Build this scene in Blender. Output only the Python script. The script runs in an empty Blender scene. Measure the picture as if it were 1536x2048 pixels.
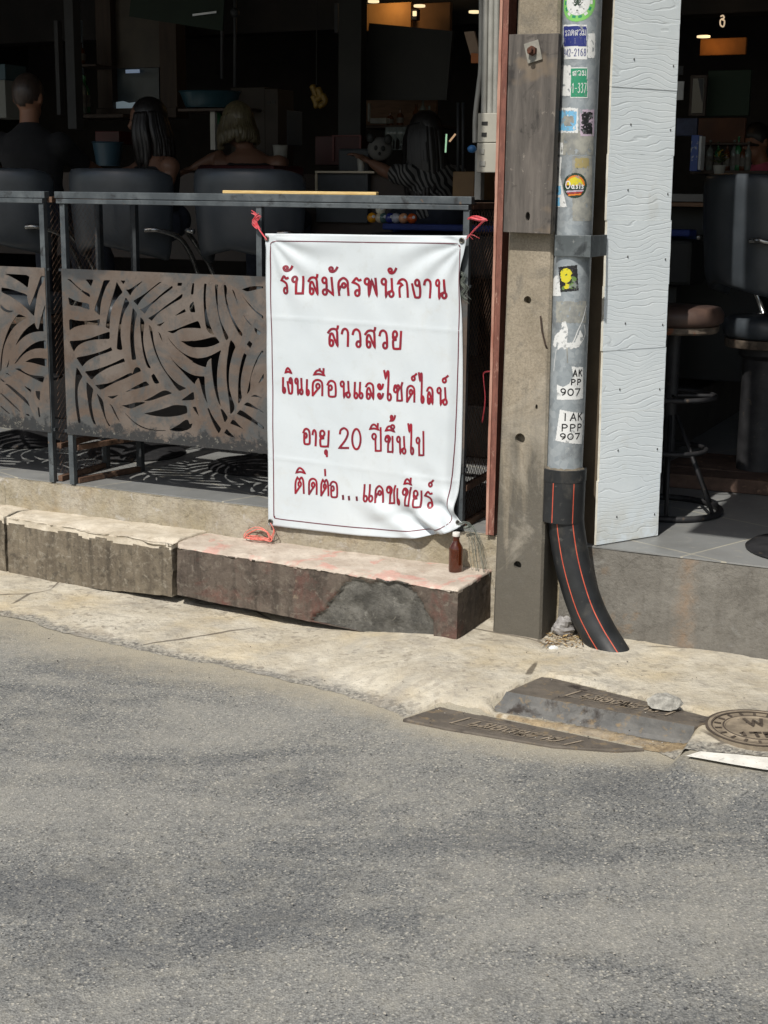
import bpy, bmesh, math, random
from mathutils import Vector, Matrix, noise
random.seed(7)
SC = bpy.context.scene
COL = SC.collection

# ------------------------------------------------------------ camera, sky, sun, exposure
FPX, PITCH, ROLL, EYE = 2870.0, math.radians(12.5), 0.0116, 1.6
RCAM = Matrix.Rotation(math.pi/2-PITCH, 3, 'X') @ Matrix.Rotation(ROLL, 3, 'Z')
cd = bpy.data.cameras.new('camera'); cam = bpy.data.objects.new('camera', cd); COL.objects.link(cam)
cd.sensor_fit = 'HORIZONTAL'; cd.sensor_width = 36.0; cd.lens = FPX/1536*36.0
cd.clip_start = 0.05; cd.clip_end = 2000
cam.matrix_world = Matrix.Translation((0, 0, EYE)) @ RCAM.to_4x4()
SC.camera = cam
SC.render.resolution_x, SC.render.resolution_y = 768, 1024

ALPHA = math.radians(25.4)                    # the bar front runs at this angle to the picture plane
ORG = Vector((0, 5.527, 0))
TU = Vector((math.cos(ALPHA), -math.sin(ALPHA), 0))   # along the front, to the right
TV = Vector((math.sin(ALPHA), math.cos(ALPHA), 0))    # into the bar
SUN_EL = math.radians(50)
SUN_N = 0.9995                                   # how much the sun faces the front (rest comes from the left)
sh = (-TV*SUN_N - TU*math.sqrt(1-SUN_N**2))
SUN = Vector((sh.x*math.cos(SUN_EL), sh.y*math.cos(SUN_EL), math.sin(SUN_EL)))
sl = bpy.data.lights.new('sun', 'SUN'); sl.energy = 4.5; sl.angle = math.radians(0.55); sl.color = (1.0, 0.955, 0.88)
so = bpy.data.objects.new('sun', sl); COL.objects.link(so)
so.rotation_euler = SUN.to_track_quat('Z', 'Y').to_euler(); so.location = (0, 0, 30)
W = bpy.data.worlds.new('World'); SC.world = W; W.use_nodes = True
wn = W.node_tree.nodes; wl = W.node_tree.links
sky = wn.new('ShaderNodeTexSky'); sky.sky_type = 'NISHITA'; sky.sun_disc = False
sky.sun_elevation = SUN_EL; sky.sun_rotation = math.atan2(sh.x, sh.y)
sky.air_density = 1.2; sky.dust_density = 2.5; sky.ozone_density = 1.0
bg = wn['Background']; bg.inputs[1].default_value = 0.11
wl.new(sky.outputs[0], bg.inputs[0])
SC.view_settings.view_transform = 'Standard'; SC.view_settings.look = 'None'
SC.view_settings.exposure = 0.0; SC.view_settings.gamma = 1.0
SC.render.engine = 'CYCLES'
SC.cycles.use_denoising = True
SC.cycles.max_bounces = 8; SC.cycles.diffuse_bounces = 5

# ------------------------------------------------------------ measuring helpers
def ray(px, py):
    return RCAM @ Vector(((px-768)/FPX, (1024-py)/FPX, -1))
EYEV = Vector((0, 0, EYE))
def G(px, py, z=0.0):
    d = ray(px, py); return EYEV + d*((z-EYE)/d.z)
def D(px, py, dist):
    d = ray(px, py); return EYEV + d*(dist/d.y)
def FW(px, py, v=0.0):
    d = ray(px, py); return EYEV + d*((v-(EYEV-ORG).dot(TV))/d.dot(TV))
def F(px, py, v=0.0):
    q = FW(px, py, v); return ((q-ORG).dot(TU), q.z)
def P(u, v, z):
    return ORG + TU*u + TV*v + Vector((0, 0, z))
def UV(q):
    q = Vector(q); return ((q-ORG).dot(TU), (q-ORG).dot(TV))
def sst(t):
    t = max(0.0, min(1.0, t)); return t*t*(3-2*t)
STEP_A, STEP_B = G(1013, 1383), G(1389, 1453)     # top edge of the drain step
def gz(x, y):
    """street level: the road lies 5 to 6 cm lower than the pole foot; the apron ramps up to it, cut by the drain step"""
    d = STEP_B-STEP_A; n = Vector((-d.y, d.x, 0)).normalized(); q = Vector((x, y, 0))-STEP_A
    s = q.dot(d)/d.length_squared; w = q.dot(n)
    out = sst((w+.22)/.27); cut = sst((w+.03)/.03)
    e = sst((s+.03)/.04)*sst((1.03-s)/.04); h = out*(1-e)+cut*e
    f_ = sst((s-1.0)/.05); h = h*(1-f_)+sst((w+.62)/.46)*f_
    L = sst((.25-x)/.6)
    return -.065*L-(1-L)*.05*(1-h)
def Gg(px, py, up=0.0):
    q = G(px, py)
    for _ in range(5):
        q = G(px, py, gz(q.x, q.y)+up)
    return q
FLOOR = 0.34

# ------------------------------------------------------------ materials
def lin(r, g, b):
    f = lambda c: (c/255/12.92) if c <= 10.3 else ((c/255+0.055)/1.055)**2.4
    return (f(r), f(g), f(b), 1)
class NT:
    def __init__(s, name):
        s.m = bpy.data.materials.new(name); s.m.use_nodes = True
        s.t = s.m.node_tree; s.b = s.t.nodes['Principled BSDF']; s.co = None
    def n(s, typ, **kw):
        o = s.t.nodes.new(typ)
        for k, v in kw.items(): setattr(o, k, v)
        return o
    def l(s, a, b): s.t.links.new(a, b)
    def coord(s, scale=(1, 1, 1), rot=(0, 0, 0), world=False):
        if world: src = s.n('ShaderNodeNewGeometry').outputs['Position']
        else: src = s.n('ShaderNodeTexCoord').outputs['Object']
        mp = s.n('ShaderNodeMapping'); mp.inputs['Scale'].default_value = scale; mp.inputs['Rotation'].default_value = rot
        s.l(src, mp.inputs['Vector']); return mp.outputs[0]
    def noise(s, vec, scale, detail=6, rough=.6, dist=0):
        o = s.n('ShaderNodeTexNoise'); o.inputs['Scale'].default_value = scale; o.inputs['Detail'].default_value = detail
        o.inputs['Roughness'].default_value = rough; o.inputs['Distortion'].default_value = dist
        s.l(vec, o.inputs['Vector']); return o.outputs['Fac']
    def vor(s, vec, scale, feature='F1'):
        o = s.n('ShaderNodeTexVoronoi', feature=feature); o.inputs['Scale'].default_value = scale
        s.l(vec, o.inputs['Vector']); return o
    def ramp(s, fac, lo, hi, inv=False):
        o = s.n('ShaderNodeMapRange'); o.inputs['From Min'].default_value = lo; o.inputs['From Max'].default_value = hi
        o.inputs['To Min'].default_value = 1.0 if inv else 0.0; o.inputs['To Max'].default_value = 0.0 if inv else 1.0
        s.l(fac, o.inputs['Value']); return o.outputs['Result']
    def mul(s, a, b, op='MULTIPLY'):
        o = s.n('ShaderNodeMath', operation=op)
        for i, x in enumerate((a, b)):
            if isinstance(x, (int, float)): o.inputs[i].default_value = x
            else: s.l(x, o.inputs[i])
        return o.outputs[0]
    def mix(s, fac, a, b):
        o = s.n('ShaderNodeMix', data_type='RGBA')
        if isinstance(fac, (int, float)): o.inputs[0].default_value = fac
        else: s.l(fac, o.inputs[0])
        for i, x in ((6, a), (7, b)):
            if isinstance(x, tuple): o.inputs[i].default_value = x
            else: s.l(x, o.inputs[i])
        return o.outputs[2]
    def color(s, c):
        if isinstance(c, tuple): s.b.inputs['Base Color'].default_value = c
        else: s.l(c, s.b.inputs['Base Color'])
    def gain(s, c, g):
        o = s.n('ShaderNodeMix', data_type='RGBA', blend_type='MULTIPLY'); o.inputs[0].default_value = 1
        s.l(c, o.inputs[6]); o.inputs[7].default_value = (g, g, g, 1) if isinstance(g, (int, float)) else (*g, 1); return o.outputs[2]
    def bump(s, h, strength=.5, dist=.01):
        o = s.n('ShaderNodeBump'); o.inputs['Strength'].default_value = strength; o.inputs['Distance'].default_value = dist
        s.l(h, o.inputs['Height'])
        nn = s.b.inputs['Normal']
        if nn.is_linked: s.l(nn.links[0].from_socket, o.inputs['Normal'])
        s.l(o.outputs[0], nn)
    def set(s, **kw):
        for k, v in kw.items(): s.b.inputs[k].default_value = v
        return s
MATS = {}
def mat(name, c, c2=None, scale=8, lo=.4, hi=.65, rough=.7, metal=0.0, spots=(), bump=None, stretch=(1, 1, 1), spec=.4, coat=0, world=False):
    """plain procedural surface: base colour, a noisy second colour, further spots of dirt, and relief"""
    if name in MATS: return MATS[name]
    k = NT(name); v = k.coord(stretch, world=world); col = c
    if c2: col = k.mix(k.ramp(k.noise(v, scale), lo, hi), c, c2)
    for (sc, ssc, slo, shi) in spots:
        col = k.mix(k.ramp(k.noise(v, ssc, 8, .65, .3), slo, shi), col, sc)
    k.color(col); k.set(Roughness=rough, Metallic=metal)
    k.b.inputs['Specular IOR Level'].default_value = spec
    if coat: k.b.inputs['Coat Weight'].default_value = coat
    if bump: k.bump(k.noise(v, bump[0], 8, .65), bump[1], bump[2])
    MATS[name] = k.m; return k.m
def glow(name, c, e):
    if name in MATS: return MATS[name]
    k = NT(name); k.color(c); k.b.inputs['Emission Color'].default_value = c; k.b.inputs['Emission Strength'].default_value = e
    MATS[name] = k.m; return k.m

# ------------------------------------------------------------ mesh helpers
class MB:
    def __init__(s): s.v = []; s.f = []; s.mi = []
    def add(s, vs, fs, mi=0):
        o = len(s.v); s.v += [Vector(p) for p in vs]; s.f += [tuple(i+o for i in f) for f in fs]; s.mi += [mi]*len(fs); return s
    def quadbox(s, b, t, mi=0):                 # bottom loop and top loop of equal length
        n = len(b); vs = list(b)+list(t)
        fs = [tuple(reversed(range(n))), tuple(range(n, 2*n))]
        for i in range(n):
            j = (i+1) % n; fs.append((i, j, n+j, n+i))
        return s.add(vs, fs, mi)
    def fbox(s, u0, u1, v0, v1, z0, z1, mi=0):
        b = [P(u0, v0, z0), P(u1, v0, z0), P(u1, v1, z0), P(u0, v1, z0)]
        t = [q+Vector((0, 0, z1-z0)) for q in b]
        return s.quadbox(b, t, mi)
    def lbox(s, x0, x1, y0, y1, z0, z1, mi=0):
        b = [(x0, y0, z0), (x1, y0, z0), (x1, y1, z0), (x0, y1, z0)]; t = [(x, y, z1) for x, y, z in b]
        return s.quadbox([Vector(q) for q in b], [Vector(q) for q in t], mi)
    def obox(s, c, ax, ay, az, mi=0):           # centre and three half axes
        c = Vector(c); ax, ay, az = Vector(ax), Vector(ay), Vector(az)
        b = [c-ax-ay-az, c+ax-ay-az, c+ax+ay-az, c-ax+ay-az]; t = [q+az*2 for q in b]
        return s.quadbox(b, t, mi)
    def tube(s, pts, r, n=10, closed=False, mi=0, up=None, flat=1.0):
        pts = [Vector(p) for p in pts]; m = len(pts)
        rr = r if isinstance(r, (list, tuple)) else [r]*m
        tang = []
        for i in range(m):
            a = pts[(i-1) % m] if (closed or i > 0) else pts[i]
            b = pts[(i+1) % m] if (closed or i < m-1) else pts[i]
            t = (b-a); tang.append(t.normalized() if t.length > 1e-9 else Vector((0, 0, 1)))
        ref = Vector(up) if up else (Vector((0, 0, 1)) if abs(tang[0].z) < .9 else Vector((1, 0, 0)))
        nrm = (ref-tang[0]*ref.dot(tang[0])).normalized()
        vs = []; frames = []
        for i in range(m):
            nrm = (nrm-tang[i]*nrm.dot(tang[i])).normalized(); bi = tang[i].cross(nrm)
            frames.append((pts[i], nrm.copy(), bi.copy()))
            for k in range(n):
                a = 2*math.pi*k/n
                vs.append(pts[i]+(nrm*math.cos(a)*flat+bi*math.sin(a))*rr[i])
        fs = []
        for i in range(m if closed else m-1):
            j = (i+1) % m
            for k in range(n):
                l = (k+1) % n; fs.append((i*n+k, i*n+l, j*n+l, j*n+k))
        if not closed:
            fs.append(tuple(reversed(range(n)))); fs.append(tuple(range((m-1)*n, m*n)))
        s.add(vs, fs, mi); return frames
    def lathe(s, prof, c, n=24, mi=0, sx=1, sy=1):   # prof: list of (radius, z)
        c = Vector(c); vs = []; fs = []
        for r, z in prof:
            for k in range(n):
                a = 2*math.pi*k/n; vs.append(c+Vector((r*math.cos(a)*sx, r*math.sin(a)*sy, z)))
        m = len(prof)
        for i in range(m-1):
            for k in range(n):
                l = (k+1) % n; fs.append((i*n+k, i*n+l, (i+1)*n+l, (i+1)*n+k))
        fs.append(tuple(reversed(range(n)))); fs.append(tuple(range((m-1)*n, m*n)))
        return s.add(vs, fs, mi)
    def ball(s, c, r, n=14, m=10, mi=0, rot=None, jit=0, seed=0, jsc=3.0):
        c = Vector(c); r = Vector((r, r, r)) if isinstance(r, (int, float)) else Vector(r)
        vs = []; fs = []
        for i in range(m+1):
            th = math.pi*i/m
            for k in range(n):
                a = 2*math.pi*k/n
                d = Vector((math.sin(th)*math.cos(a), math.sin(th)*math.sin(a), math.cos(th)))
                q = Vector((d.x*r.x, d.y*r.y, d.z*r.z))
                if jit: q *= 1+jit*noise.noise(d*jsc+Vector((seed, 0, 0)))
                if rot: q = rot @ q
                vs.append(c+q)
        for i in range(m):
            for k in range(n):
                l = (k+1) % n; fs.append((i*n+k, (i+1)*n+k, (i+1)*n+l, i*n+l))
        return s.add(vs, fs, mi)
    def build(s, name, mats, parent=None, loc=None, smooth=False, bevel=0, seg=2, sub=0, clean=True):
        me = bpy.data.meshes.new(name)
        base = rootloc(parent) if parent else (Vector(loc) if loc is not None else Vector((0, 0, 0)))
        me.from_pydata([v-base for v in s.v], [], s.f)
        for i, p in enumerate(me.polygons): p.material_index = s.mi[i]
        for mm in (mats if isinstance(mats, (list, tuple)) else [mats]): me.materials.append(mm)
        if clean:
            bm = bmesh.new(); bm.from_mesh(me); bmesh.ops.remove_doubles(bm, verts=bm.verts, dist=1e-5)
            bmesh.ops.recalc_face_normals(bm, faces=bm.faces); bm.to_mesh(me); bm.free()
        if smooth:
            for p in me.polygons: p.use_smooth = True
        o = bpy.data.objects.new(name, me); COL.objects.link(o)
        if parent: o.parent = parent
        else: o.location = base
        if bevel:
            b = o.modifiers.new('bevel', 'BEVEL'); b.width = bevel; b.segments = seg; b.limit_method = 'ANGLE'; b.angle_limit = math.radians(35)
        if sub:
            b = o.modifiers.new('sub', 'SUBSURF'); b.levels = sub; b.render_levels = sub
        if smooth and (bevel or smooth == 'angle'):
            me.set_sharp_from_angle(angle=math.radians(40))
        return o
def rootloc(o):
    while o.parent: o = o.parent
    return Vector(o.location)
def tag(o, label=None, cat=None, group=None, kind=None):
    if label: o['label'] = label
    if cat: o['category'] = cat
    if group: o['group'] = group
    if kind: o['kind'] = kind
    return o
def thing(name, label, cat, loc=(0, 0, 0), group=None):
    o = bpy.data.objects.new(name, None); COL.objects.link(o); o.location = loc; o.empty_display_size = .1
    return tag(o, label, cat, group)
def dup(root, loc, rz=None, label=None):
    r = root.copy(); COL.objects.link(r); r.location = loc
    if rz is not None: r.rotation_euler = (0, 0, rz)
    if label: r['label'] = label
    for ch in list(root.children):
        c = ch.copy(); COL.objects.link(c); c.parent = r
        for g in list(ch.children):
            d = g.copy(); COL.objects.link(d); d.parent = c
    return r
def smooth_line(pts, n=6, closed=False):
    """Catmull-Rom through the points; a point given twice in a row is a corner"""
    pts = [tuple(p) for p in pts]
    segs = [[pts[0]]]
    for p in pts[1:]:
        if p == segs[-1][-1]: segs.append([p])
        else: segs[-1].append(p)
    out = []
    for sg in segs:
        m = len(sg)
        if m == 1: continue
        for i in range(m-1):
            p0 = sg[i-1] if i > 0 else sg[i]; p1 = sg[i]; p2 = sg[i+1]; p3 = sg[i+2] if i+2 < m else sg[i+1]
            for k in range(n):
                t = k/n
                out.append(tuple(.5*((2*b)+(-a+c)*t+(2*a-5*b+4*c-d)*t*t+(-a+3*b-3*c+d)*t**3) for a, b, c, d in zip(p0, p1, p2, p3)))
        out.append(sg[-1])
    res = [out[0]]
    for p in out[1:]:
        if sum((a-b)**2 for a, b in zip(p, res[-1])) > 1e-12: res.append(p)
    return res
def sheet_with_holes(outer, holes, thick):
    """a flat plate in (u, z) with holes, as verts/faces in (u, w, z), w across the thickness"""
    cu = bpy.data.curves.new('tmp', 'CURVE'); cu.dimensions = '2D'; cu.fill_mode = 'BOTH'; cu.extrude = thick/2
    for poly in [outer]+holes:
        sp = cu.splines.new('POLY'); sp.points.add(len(poly)-1); sp.use_cyclic_u = True
        for i, (x, y) in enumerate(poly): sp.points[i].co = (x, y, 0, 1)
    ob = bpy.data.objects.new('tmp', cu); COL.objects.link(ob)
    dg = bpy.context.evaluated_depsgraph_get(); ev = ob.evaluated_get(dg); me = ev.to_mesh()
    vs = [(v.co.x, v.co.z, v.co.y) for v in me.vertices]; fs = [tuple(p.vertices) for p in me.polygons]
    ev.to_mesh_clear(); bpy.data.objects.remove(ob); bpy.data.curves.remove(cu)
    return vs, fs
# ------------------------------------------------------------ setting: road, apron, platform
def asphalt():
    k = NT('asphalt'); v = k.coord(world=True)
    shade_band = k.noise(k.coord((.5, 1.5, 1), (0, 0, .12), world=True), 1.5, 5, .6, .5)  # soft shadow bands across the road, painted into the asphalt colour
    st = k.vor(v, 185); g = k.n('ShaderNodeSeparateColor'); k.l(st.outputs['Color'], g.inputs[0])
    c = k.mix(k.ramp(g.outputs[0], .05, .95), lin(88, 89, 89), lin(134, 133, 128))           # single stones, each its own grey
    c = k.mix(k.mul(k.ramp(g.outputs[1], .90, .96), .75), c, lin(186, 180, 166)); c = k.mix(k.mul(k.ramp(g.outputs[2], .88, .95), .8), c, lin(46, 47, 48))
    c = k.mix(k.mul(k.ramp(st.outputs['Distance'], .42, .7), .35), c, lin(66, 66, 65))        # binder between them
    st2 = k.vor(v, 230); g2 = k.n('ShaderNodeSeparateColor'); k.l(st2.outputs['Color'], g2.inputs[0])
    c = k.mix(k.mul(k.ramp(g2.outputs[0], .55, .9), .4), c, lin(150, 148, 142))
    big = k.vor(v, 62); g3 = k.n('ShaderNodeSeparateColor'); k.l(big.outputs['Color'], g3.inputs[0]); inn = k.ramp(big.outputs['Distance'], .18, .30, True)
    c = k.mix(k.mul(k.mul(k.ramp(g3.outputs[0], .88, .92), inn), .7), c, lin(176, 170, 156)); c = k.mix(k.mul(k.mul(k.ramp(g3.outputs[1], .90, .94), inn), .7), c, lin(60, 60, 60))
    patch = k.ramp(k.noise(v, 9, 6, .7, .4), .46, .70); c = k.mix(k.mul(patch, .38), c, lin(152, 147, 134))
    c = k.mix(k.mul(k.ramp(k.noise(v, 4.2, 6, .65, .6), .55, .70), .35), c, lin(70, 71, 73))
    c = k.mix(k.mul(k.ramp(shade_band, .44, .62), .34), c, lin(158, 154, 144)); c = k.mix(k.mul(k.ramp(shade_band, .36, .47, True), .32), c, lin(72, 74, 77))
    stain = k.vor(k.coord((1, 1, 1), world=True), 1.3); c = k.mix(k.mul(k.ramp(k.mul(stain.outputs['Distance'], k.mul(k.noise(v, 6, 4), .5), 'ADD'), .26, .36, True), .35), c, lin(58, 58, 58))
    at = k.n('ShaderNodeAttribute'); at.attribute_name = 'dust'
    d = k.ramp(k.mul(k.mul(at.outputs['Fac'], 1.1), k.mul(k.noise(v, 14, 7, .75, .5), 1.25), 'SUBTRACT'), -.42, .46)
    c = k.mix(k.mul(d, .78), c, lin(160, 151, 132))
    c = k.gain(c, (1.03, 1.05, 1.07)); k.color(c); k.set(Roughness=.9); k.b.inputs['Specular IOR Level'].default_value = .2
    k.bump(st.outputs['Distance'], .45, .004); k.bump(k.noise(v, 160, 4, .75), .4, .004)
    return k.m
def apron_mat():
    k = NT('dusty_concrete'); v = k.coord(world=True)
    c = k.mix(k.ramp(k.noise(v, 4.5, 7, .65, .4), .38, .66), lin(164, 154, 134), lin(188, 180, 162))
    c = k.mix(k.mul(k.ramp(k.noise(v, 15, 7, .75, .6), .52, .68), .8), c, lin(146, 138, 124))
    c = k.mix(k.mul(k.ramp(k.noise(k.coord((1, 2.2, 1), (0, 0, .5), world=True), 42, 6, .75), .56, .68), .7), c, lin(124, 115, 101))
    c = k.mix(k.mul(k.ramp(k.noise(v, 2.4, 4), .5, .68), .55), c, lin(180, 162, 126))
    cr = k.vor(k.coord((1, 1, 1), (0, 0, .3), world=True), 1.15, 'DISTANCE_TO_EDGE')
    w = k.noise(v, 7, 5)
    crack = k.mul(k.ramp(k.mul(cr.outputs['Distance'], k.mul(w, .016), 'SUBTRACT'), -.003, .0012, True), k.ramp(k.noise(v, 2.2, 2), .46, .52))
    c = k.mix(k.mul(crack, .75), c, lin(60, 51, 41))
    at = k.n('ShaderNodeAttribute'); at.attribute_name = 'edge'
    e = k.ramp(k.mul(at.outputs['Fac'], k.mul(k.noise(v, 16, 7, .75, .5), 1.3), 'SUBTRACT'), -.22, .12)
    stn = k.vor(v, 105); gg = k.n('ShaderNodeSeparateColor'); k.l(stn.outputs['Color'], gg.inputs[0])
    c = k.mix(k.mul(e, .85), c, k.mix(k.ramp(gg.outputs[0], .1, .9), lin(80, 79, 76), lin(150, 145, 133)))
    peb = k.vor(v, 60); gp = k.n('ShaderNodeSeparateColor'); k.l(peb.outputs['Color'], gp.inputs[0])
    c = k.mix(k.mul(k.mul(k.ramp(gp.outputs[0], .84, .9), k.ramp(k.noise(v, 5, 3), .45, .6)), .5), c, lin(112, 104, 92))
    c = k.mix(k.mul(k.ramp(k.noise(v, 1.6, 6, .7, 1.2), .54, .62), .40), c, lin(138, 128, 112))
    ad = k.n('ShaderNodeAttribute'); ad.attribute_name = 'dirt'
    c = k.mix(k.mul(ad.outputs['Fac'], .85), c, k.mix(k.ramp(k.noise(v, 30, 6, .7), .4, .62), lin(112, 94, 68), lin(150, 130, 98)))
    c = k.mix(k.mul(k.ramp(k.noise(v, 3.4, 8, .75, 1.0), .50, .62), .38), c, lin(134, 130, 122)); c = k.mix(k.mul(k.ramp(k.noise(v, 24, 8, .8, 1.2), .60, .64), .45), c, lin(104, 97, 86))
    c = k.gain(c, (1.10, 1.13, 1.19)); k.color(c); k.set(Roughness=.92); k.b.inputs['Specular IOR Level'].default_value = .2
    k.bump(k.noise(v, 38, 8, .7), .6, .012); k.bump(k.noise(v, 9, 5, .6), .5, .03)
    return k.m
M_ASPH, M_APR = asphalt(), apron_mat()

def axis(vals):
    out = []
    for a, b, st in vals:
        n = max(1, round((b-a)/st)); out += [a+(b-a)*i/n for i in range(n)]
    return out+[vals[-1][1]]
xs = axis([(-400, -40, 90), (-40, -3, 6), (-3, 3, .04), (3, 40, 6), (40, 400, 90)])
ys = axis([(-400, -20, 95), (-20, 1.5, 3), (1.5, 7, .04), (7, 9, .4), (9, 40, 8), (40, 400, 90)])
m = MB(); m.v = [Vector((x, y, gz(x, y)+(.004*noise.noise(Vector((x*1.3, y*1.3, 0))) if abs(x) < 5 and 0 < y < 9 else 0))) for y in ys for x in xs]
nx = len(xs); m.f = [(j*nx+i, j*nx+i+1, (j+1)*nx+i+1, (j+1)*nx+i) for j in range(len(ys)-1) for i in range(nx-1)]; m.mi = [0]*len(m.f)
ROADMB = m

fr = [Gg(*q) for q in [(0, 1233), (90, 1255), (200, 1284), (330, 1312), (480, 1340), (590, 1366), (690, 1392), (770, 1418), (860, 1452), (1000, 1481), (1150, 1497), (1290, 1500), (1400, 1505), (1536, 1513)]]
fr = [Vector((-9, 9.6, 0)), Vector((-4, 6.62, 0)), Vector((-2.6, 5.84, 0))]+fr+[Vector((2.6, 3.75, 0)), Vector((6, 2.5, 0))]
fl = smooth_line([(q.x, q.y) for q in fr], 26)
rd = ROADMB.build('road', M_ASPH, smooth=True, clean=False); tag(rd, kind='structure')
flx = [q[0] for q in fl]
import bisect
def frontline(x):
    i = bisect.bisect(flx, x)
    if i <= 0: return fl[0][1]
    if i >= len(fl): return fl[-1][1]
    (x0, y0), (x1, y1) = fl[i-1], fl[i]; return y0+(y1-y0)*(x-x0)/max(1e-6, x1-x0)
at_ = rd.data.attributes.new('dust', 'FLOAT', 'POINT')
at_.data.foreach_set('value', [max(0.0, 1-max(0, frontline(q.x)-q.y)/(.22+.30*max(0, min(1, (-q.x)/1.2)))) if -6 < q.x < 4 else 0.0 for q in ROADMB.v])
def inw(x, y, poly): return inpoly(x, y, poly)
def xy(l, z): return [tuple(G(*p, z)[:2]) for p in l]
DR_UP = [(1013, 1383), (1389, 1453), (1437, 1438), (1116, 1358), (1083, 1353)]; DR_LO = [(805, 1437), (896, 1457), (1107, 1492), (1231, 1500), (1290, 1497), (949, 1426), (879, 1413)]
def inpoly(x, y, poly):
    r = False; n = len(poly); j = n-1
    for i in range(n):
        xi, yi = poly[i]; xj, yj = poly[j]
        if (yi > y) != (yj > y) and x < (xj-xi)*(y-yi)/(yj-yi)+xi: r = not r
        j = i
    return r
PU, PL = xy(DR_UP, 0), xy(DR_LO, -.05); EDGEF = []
DIRT = []; PPIT = xy([(940, 1424), (1376, 1486), (1400, 1474), (1372, 1502), (1285, 1504), (1100, 1492)], -.045)
PSTEP = xy([(1013, 1383), (1389, 1453)], 0)+xy([(1376, 1490), (972, 1421)], -.045)
NB = 64; vs = []; fs = []
for i, (x, y) in enumerate(fl):
    rag = .022*noise.noise(Vector((x*5, y*5, 3)))+.012*noise.noise(Vector((x*22, y*22, 9)))
    rag += .006*noise.noise(Vector((x*60, y*60, 4))); f0 = Vector((x, y+rag, 0)); u, v = UV(f0); b0 = P(u+.25*(-.05-v), .12, 0)
    for j in range(NB+1):
        q = f0.lerp(b0, j/NB); t = j/NB
        hgt = .002+.010*min(1, j/8)+(.005*noise.noise(Vector((q.x*6, q.y*6, 0)))+.0025*noise.noise(Vector((q.x*25, q.y*25, 2))))*min(1, j/3)
        if inpoly(q.x, q.y, PU) or inpoly(q.x, q.y, PL) or inpoly(q.x, q.y, PSTEP): hgt -= .03
        DIRT.append(1.0 if inpoly(q.x, q.y, PPIT) else 0.0)
        EDGEF.append(max(0.0, 1-(q-f0).length/.13)); vs.append(Vector((q.x, q.y, gz(q.x, q.y)+hgt)))
n1 = NB+1
fs = [(i*n1+j, (i+1)*n1+j, (i+1)*n1+j+1, i*n1+j+1) for i in range(len(fl)-1) for j in range(NB)]
m = MB(); m.add(vs, fs); pv = tag(m.build('pavement', M_APR, smooth=True, clean=False), kind='structure')
pv.data.attributes.new('edge', 'FLOAT', 'POINT').data.foreach_set('value', EDGEF)
pv.data.attributes.new('dirt', 'FLOAT', 'POINT').data.foreach_set('value', DIRT)

# worn white road line at the right
m = MB(); a = [Gg(1372, 1516, .004), Gg(1400, 1507, .004), Gg(1536, 1519, .004), Gg(1536, 1545, .004)]
a[2] = a[2]+(a[2]-a[1])*4; a[3] = a[3]+(a[3]-a[0])*3.4
top = [a[1].lerp(a[2], t/24) for t in range(25)]; bot = [a[0].lerp(a[3], t/24) for t in range(25)]
vs = []
for i in range(25):
    for j, q in enumerate((bot[i], bot[i].lerp(top[i], .5), top[i])):
        w = .008*noise.noise(Vector((i*.9, j*3, 1))); vs.append(Vector((q.x, q.y+(w if j != 1 else 0), gz(q.x, q.y)+.011)))
m.add(vs, [(i*3+j, (i+1)*3+j, (i+1)*3+j+1, i*3+j+1) for i in range(24) for j in range(2)])
tag(m.build('road_marking', mat('worn_white_paint', lin(205, 203, 195), lin(222, 220, 212), 25, rough=.8, spots=[(lin(130, 128, 122), 60, .6, .7)], bump=(90, .4, .004))), kind='structure')

# ------------------------------------------------------------ rough concrete blocks
def rgrid(m, q, nu, nv, amp, freq, mi=0, face=None, chip=None):
    """a quad q = (a, b, c, d) as a grid, roughened along position noise"""
    a, b, c, d = q; nrm = (b-a).cross(d-a).normalized(); vs = []
    for j in range(nv+1):
        for i in range(nu+1):
            s, t = i/nu, j/nv
            p = (a*(1-s)+b*s)*(1-t)+(d*(1-s)+c*s)*t
            k = noise.noise(p*freq)+.5*noise.noise(p*freq*2.7)+.3*noise.noise(p*freq*7)
            p2 = p+Vector((noise.noise(p*freq+Vector((5, 0, 0))), noise.noise(p*freq+Vector((0, 7, 0))), noise.noise(p*freq+Vector((0, 0, 9)))))*amp
            p2 += Vector((noise.noise(p*freq*4+Vector((5, 0, 0))), noise.noise(p*freq*4+Vector((0, 7, 0))), noise.noise(p*freq*4+Vector((0, 0, 9)))))*amp*.45
            if chip: p2 = chip(p2, p, nrm)
            vs.append(p2)
    w = nu+1; fs = []; mm = []
    for j in range(nv):
        for i in range(nu):
            fs.append((j*w+i, j*w+i+1, (j+1)*w+i+1, (j+1)*w+i))
    o = len(m.v); m.add(vs, fs, mi)
    if face:
        for n_, f in enumerate(fs):
            c_ = sum((vs[i] for i in f), Vector())/4
            r = face(c_)
            if r is not None: m.mi[len(m.mi)-len(fs)+n_] = r
def rblock(m, b, t, res=.012, amp=.004, freq=9, mi=0, face=None, chip=None, back=False, topres=None):
    L = lambda x, y: max(2, round((x-y).length/res))
    for i in range(4):
        if i == 2 and not back:
            continue
        j = (i+1) % 4; rgrid(m, (b[i], b[j], t[j], t[i]), L(b[i], b[j]), L(b[i], t[i]), amp, freq, mi, face, chip)
    rgrid(m, (t[0], t[1], t[2], t[3]), L(t[0], t[1]), L(t[1], t[2]), amp, freq, mi, face, chip)
    rgrid(m, (b[3], b[2], b[1], b[0]), 4, 4, 0, 1, mi)

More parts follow.
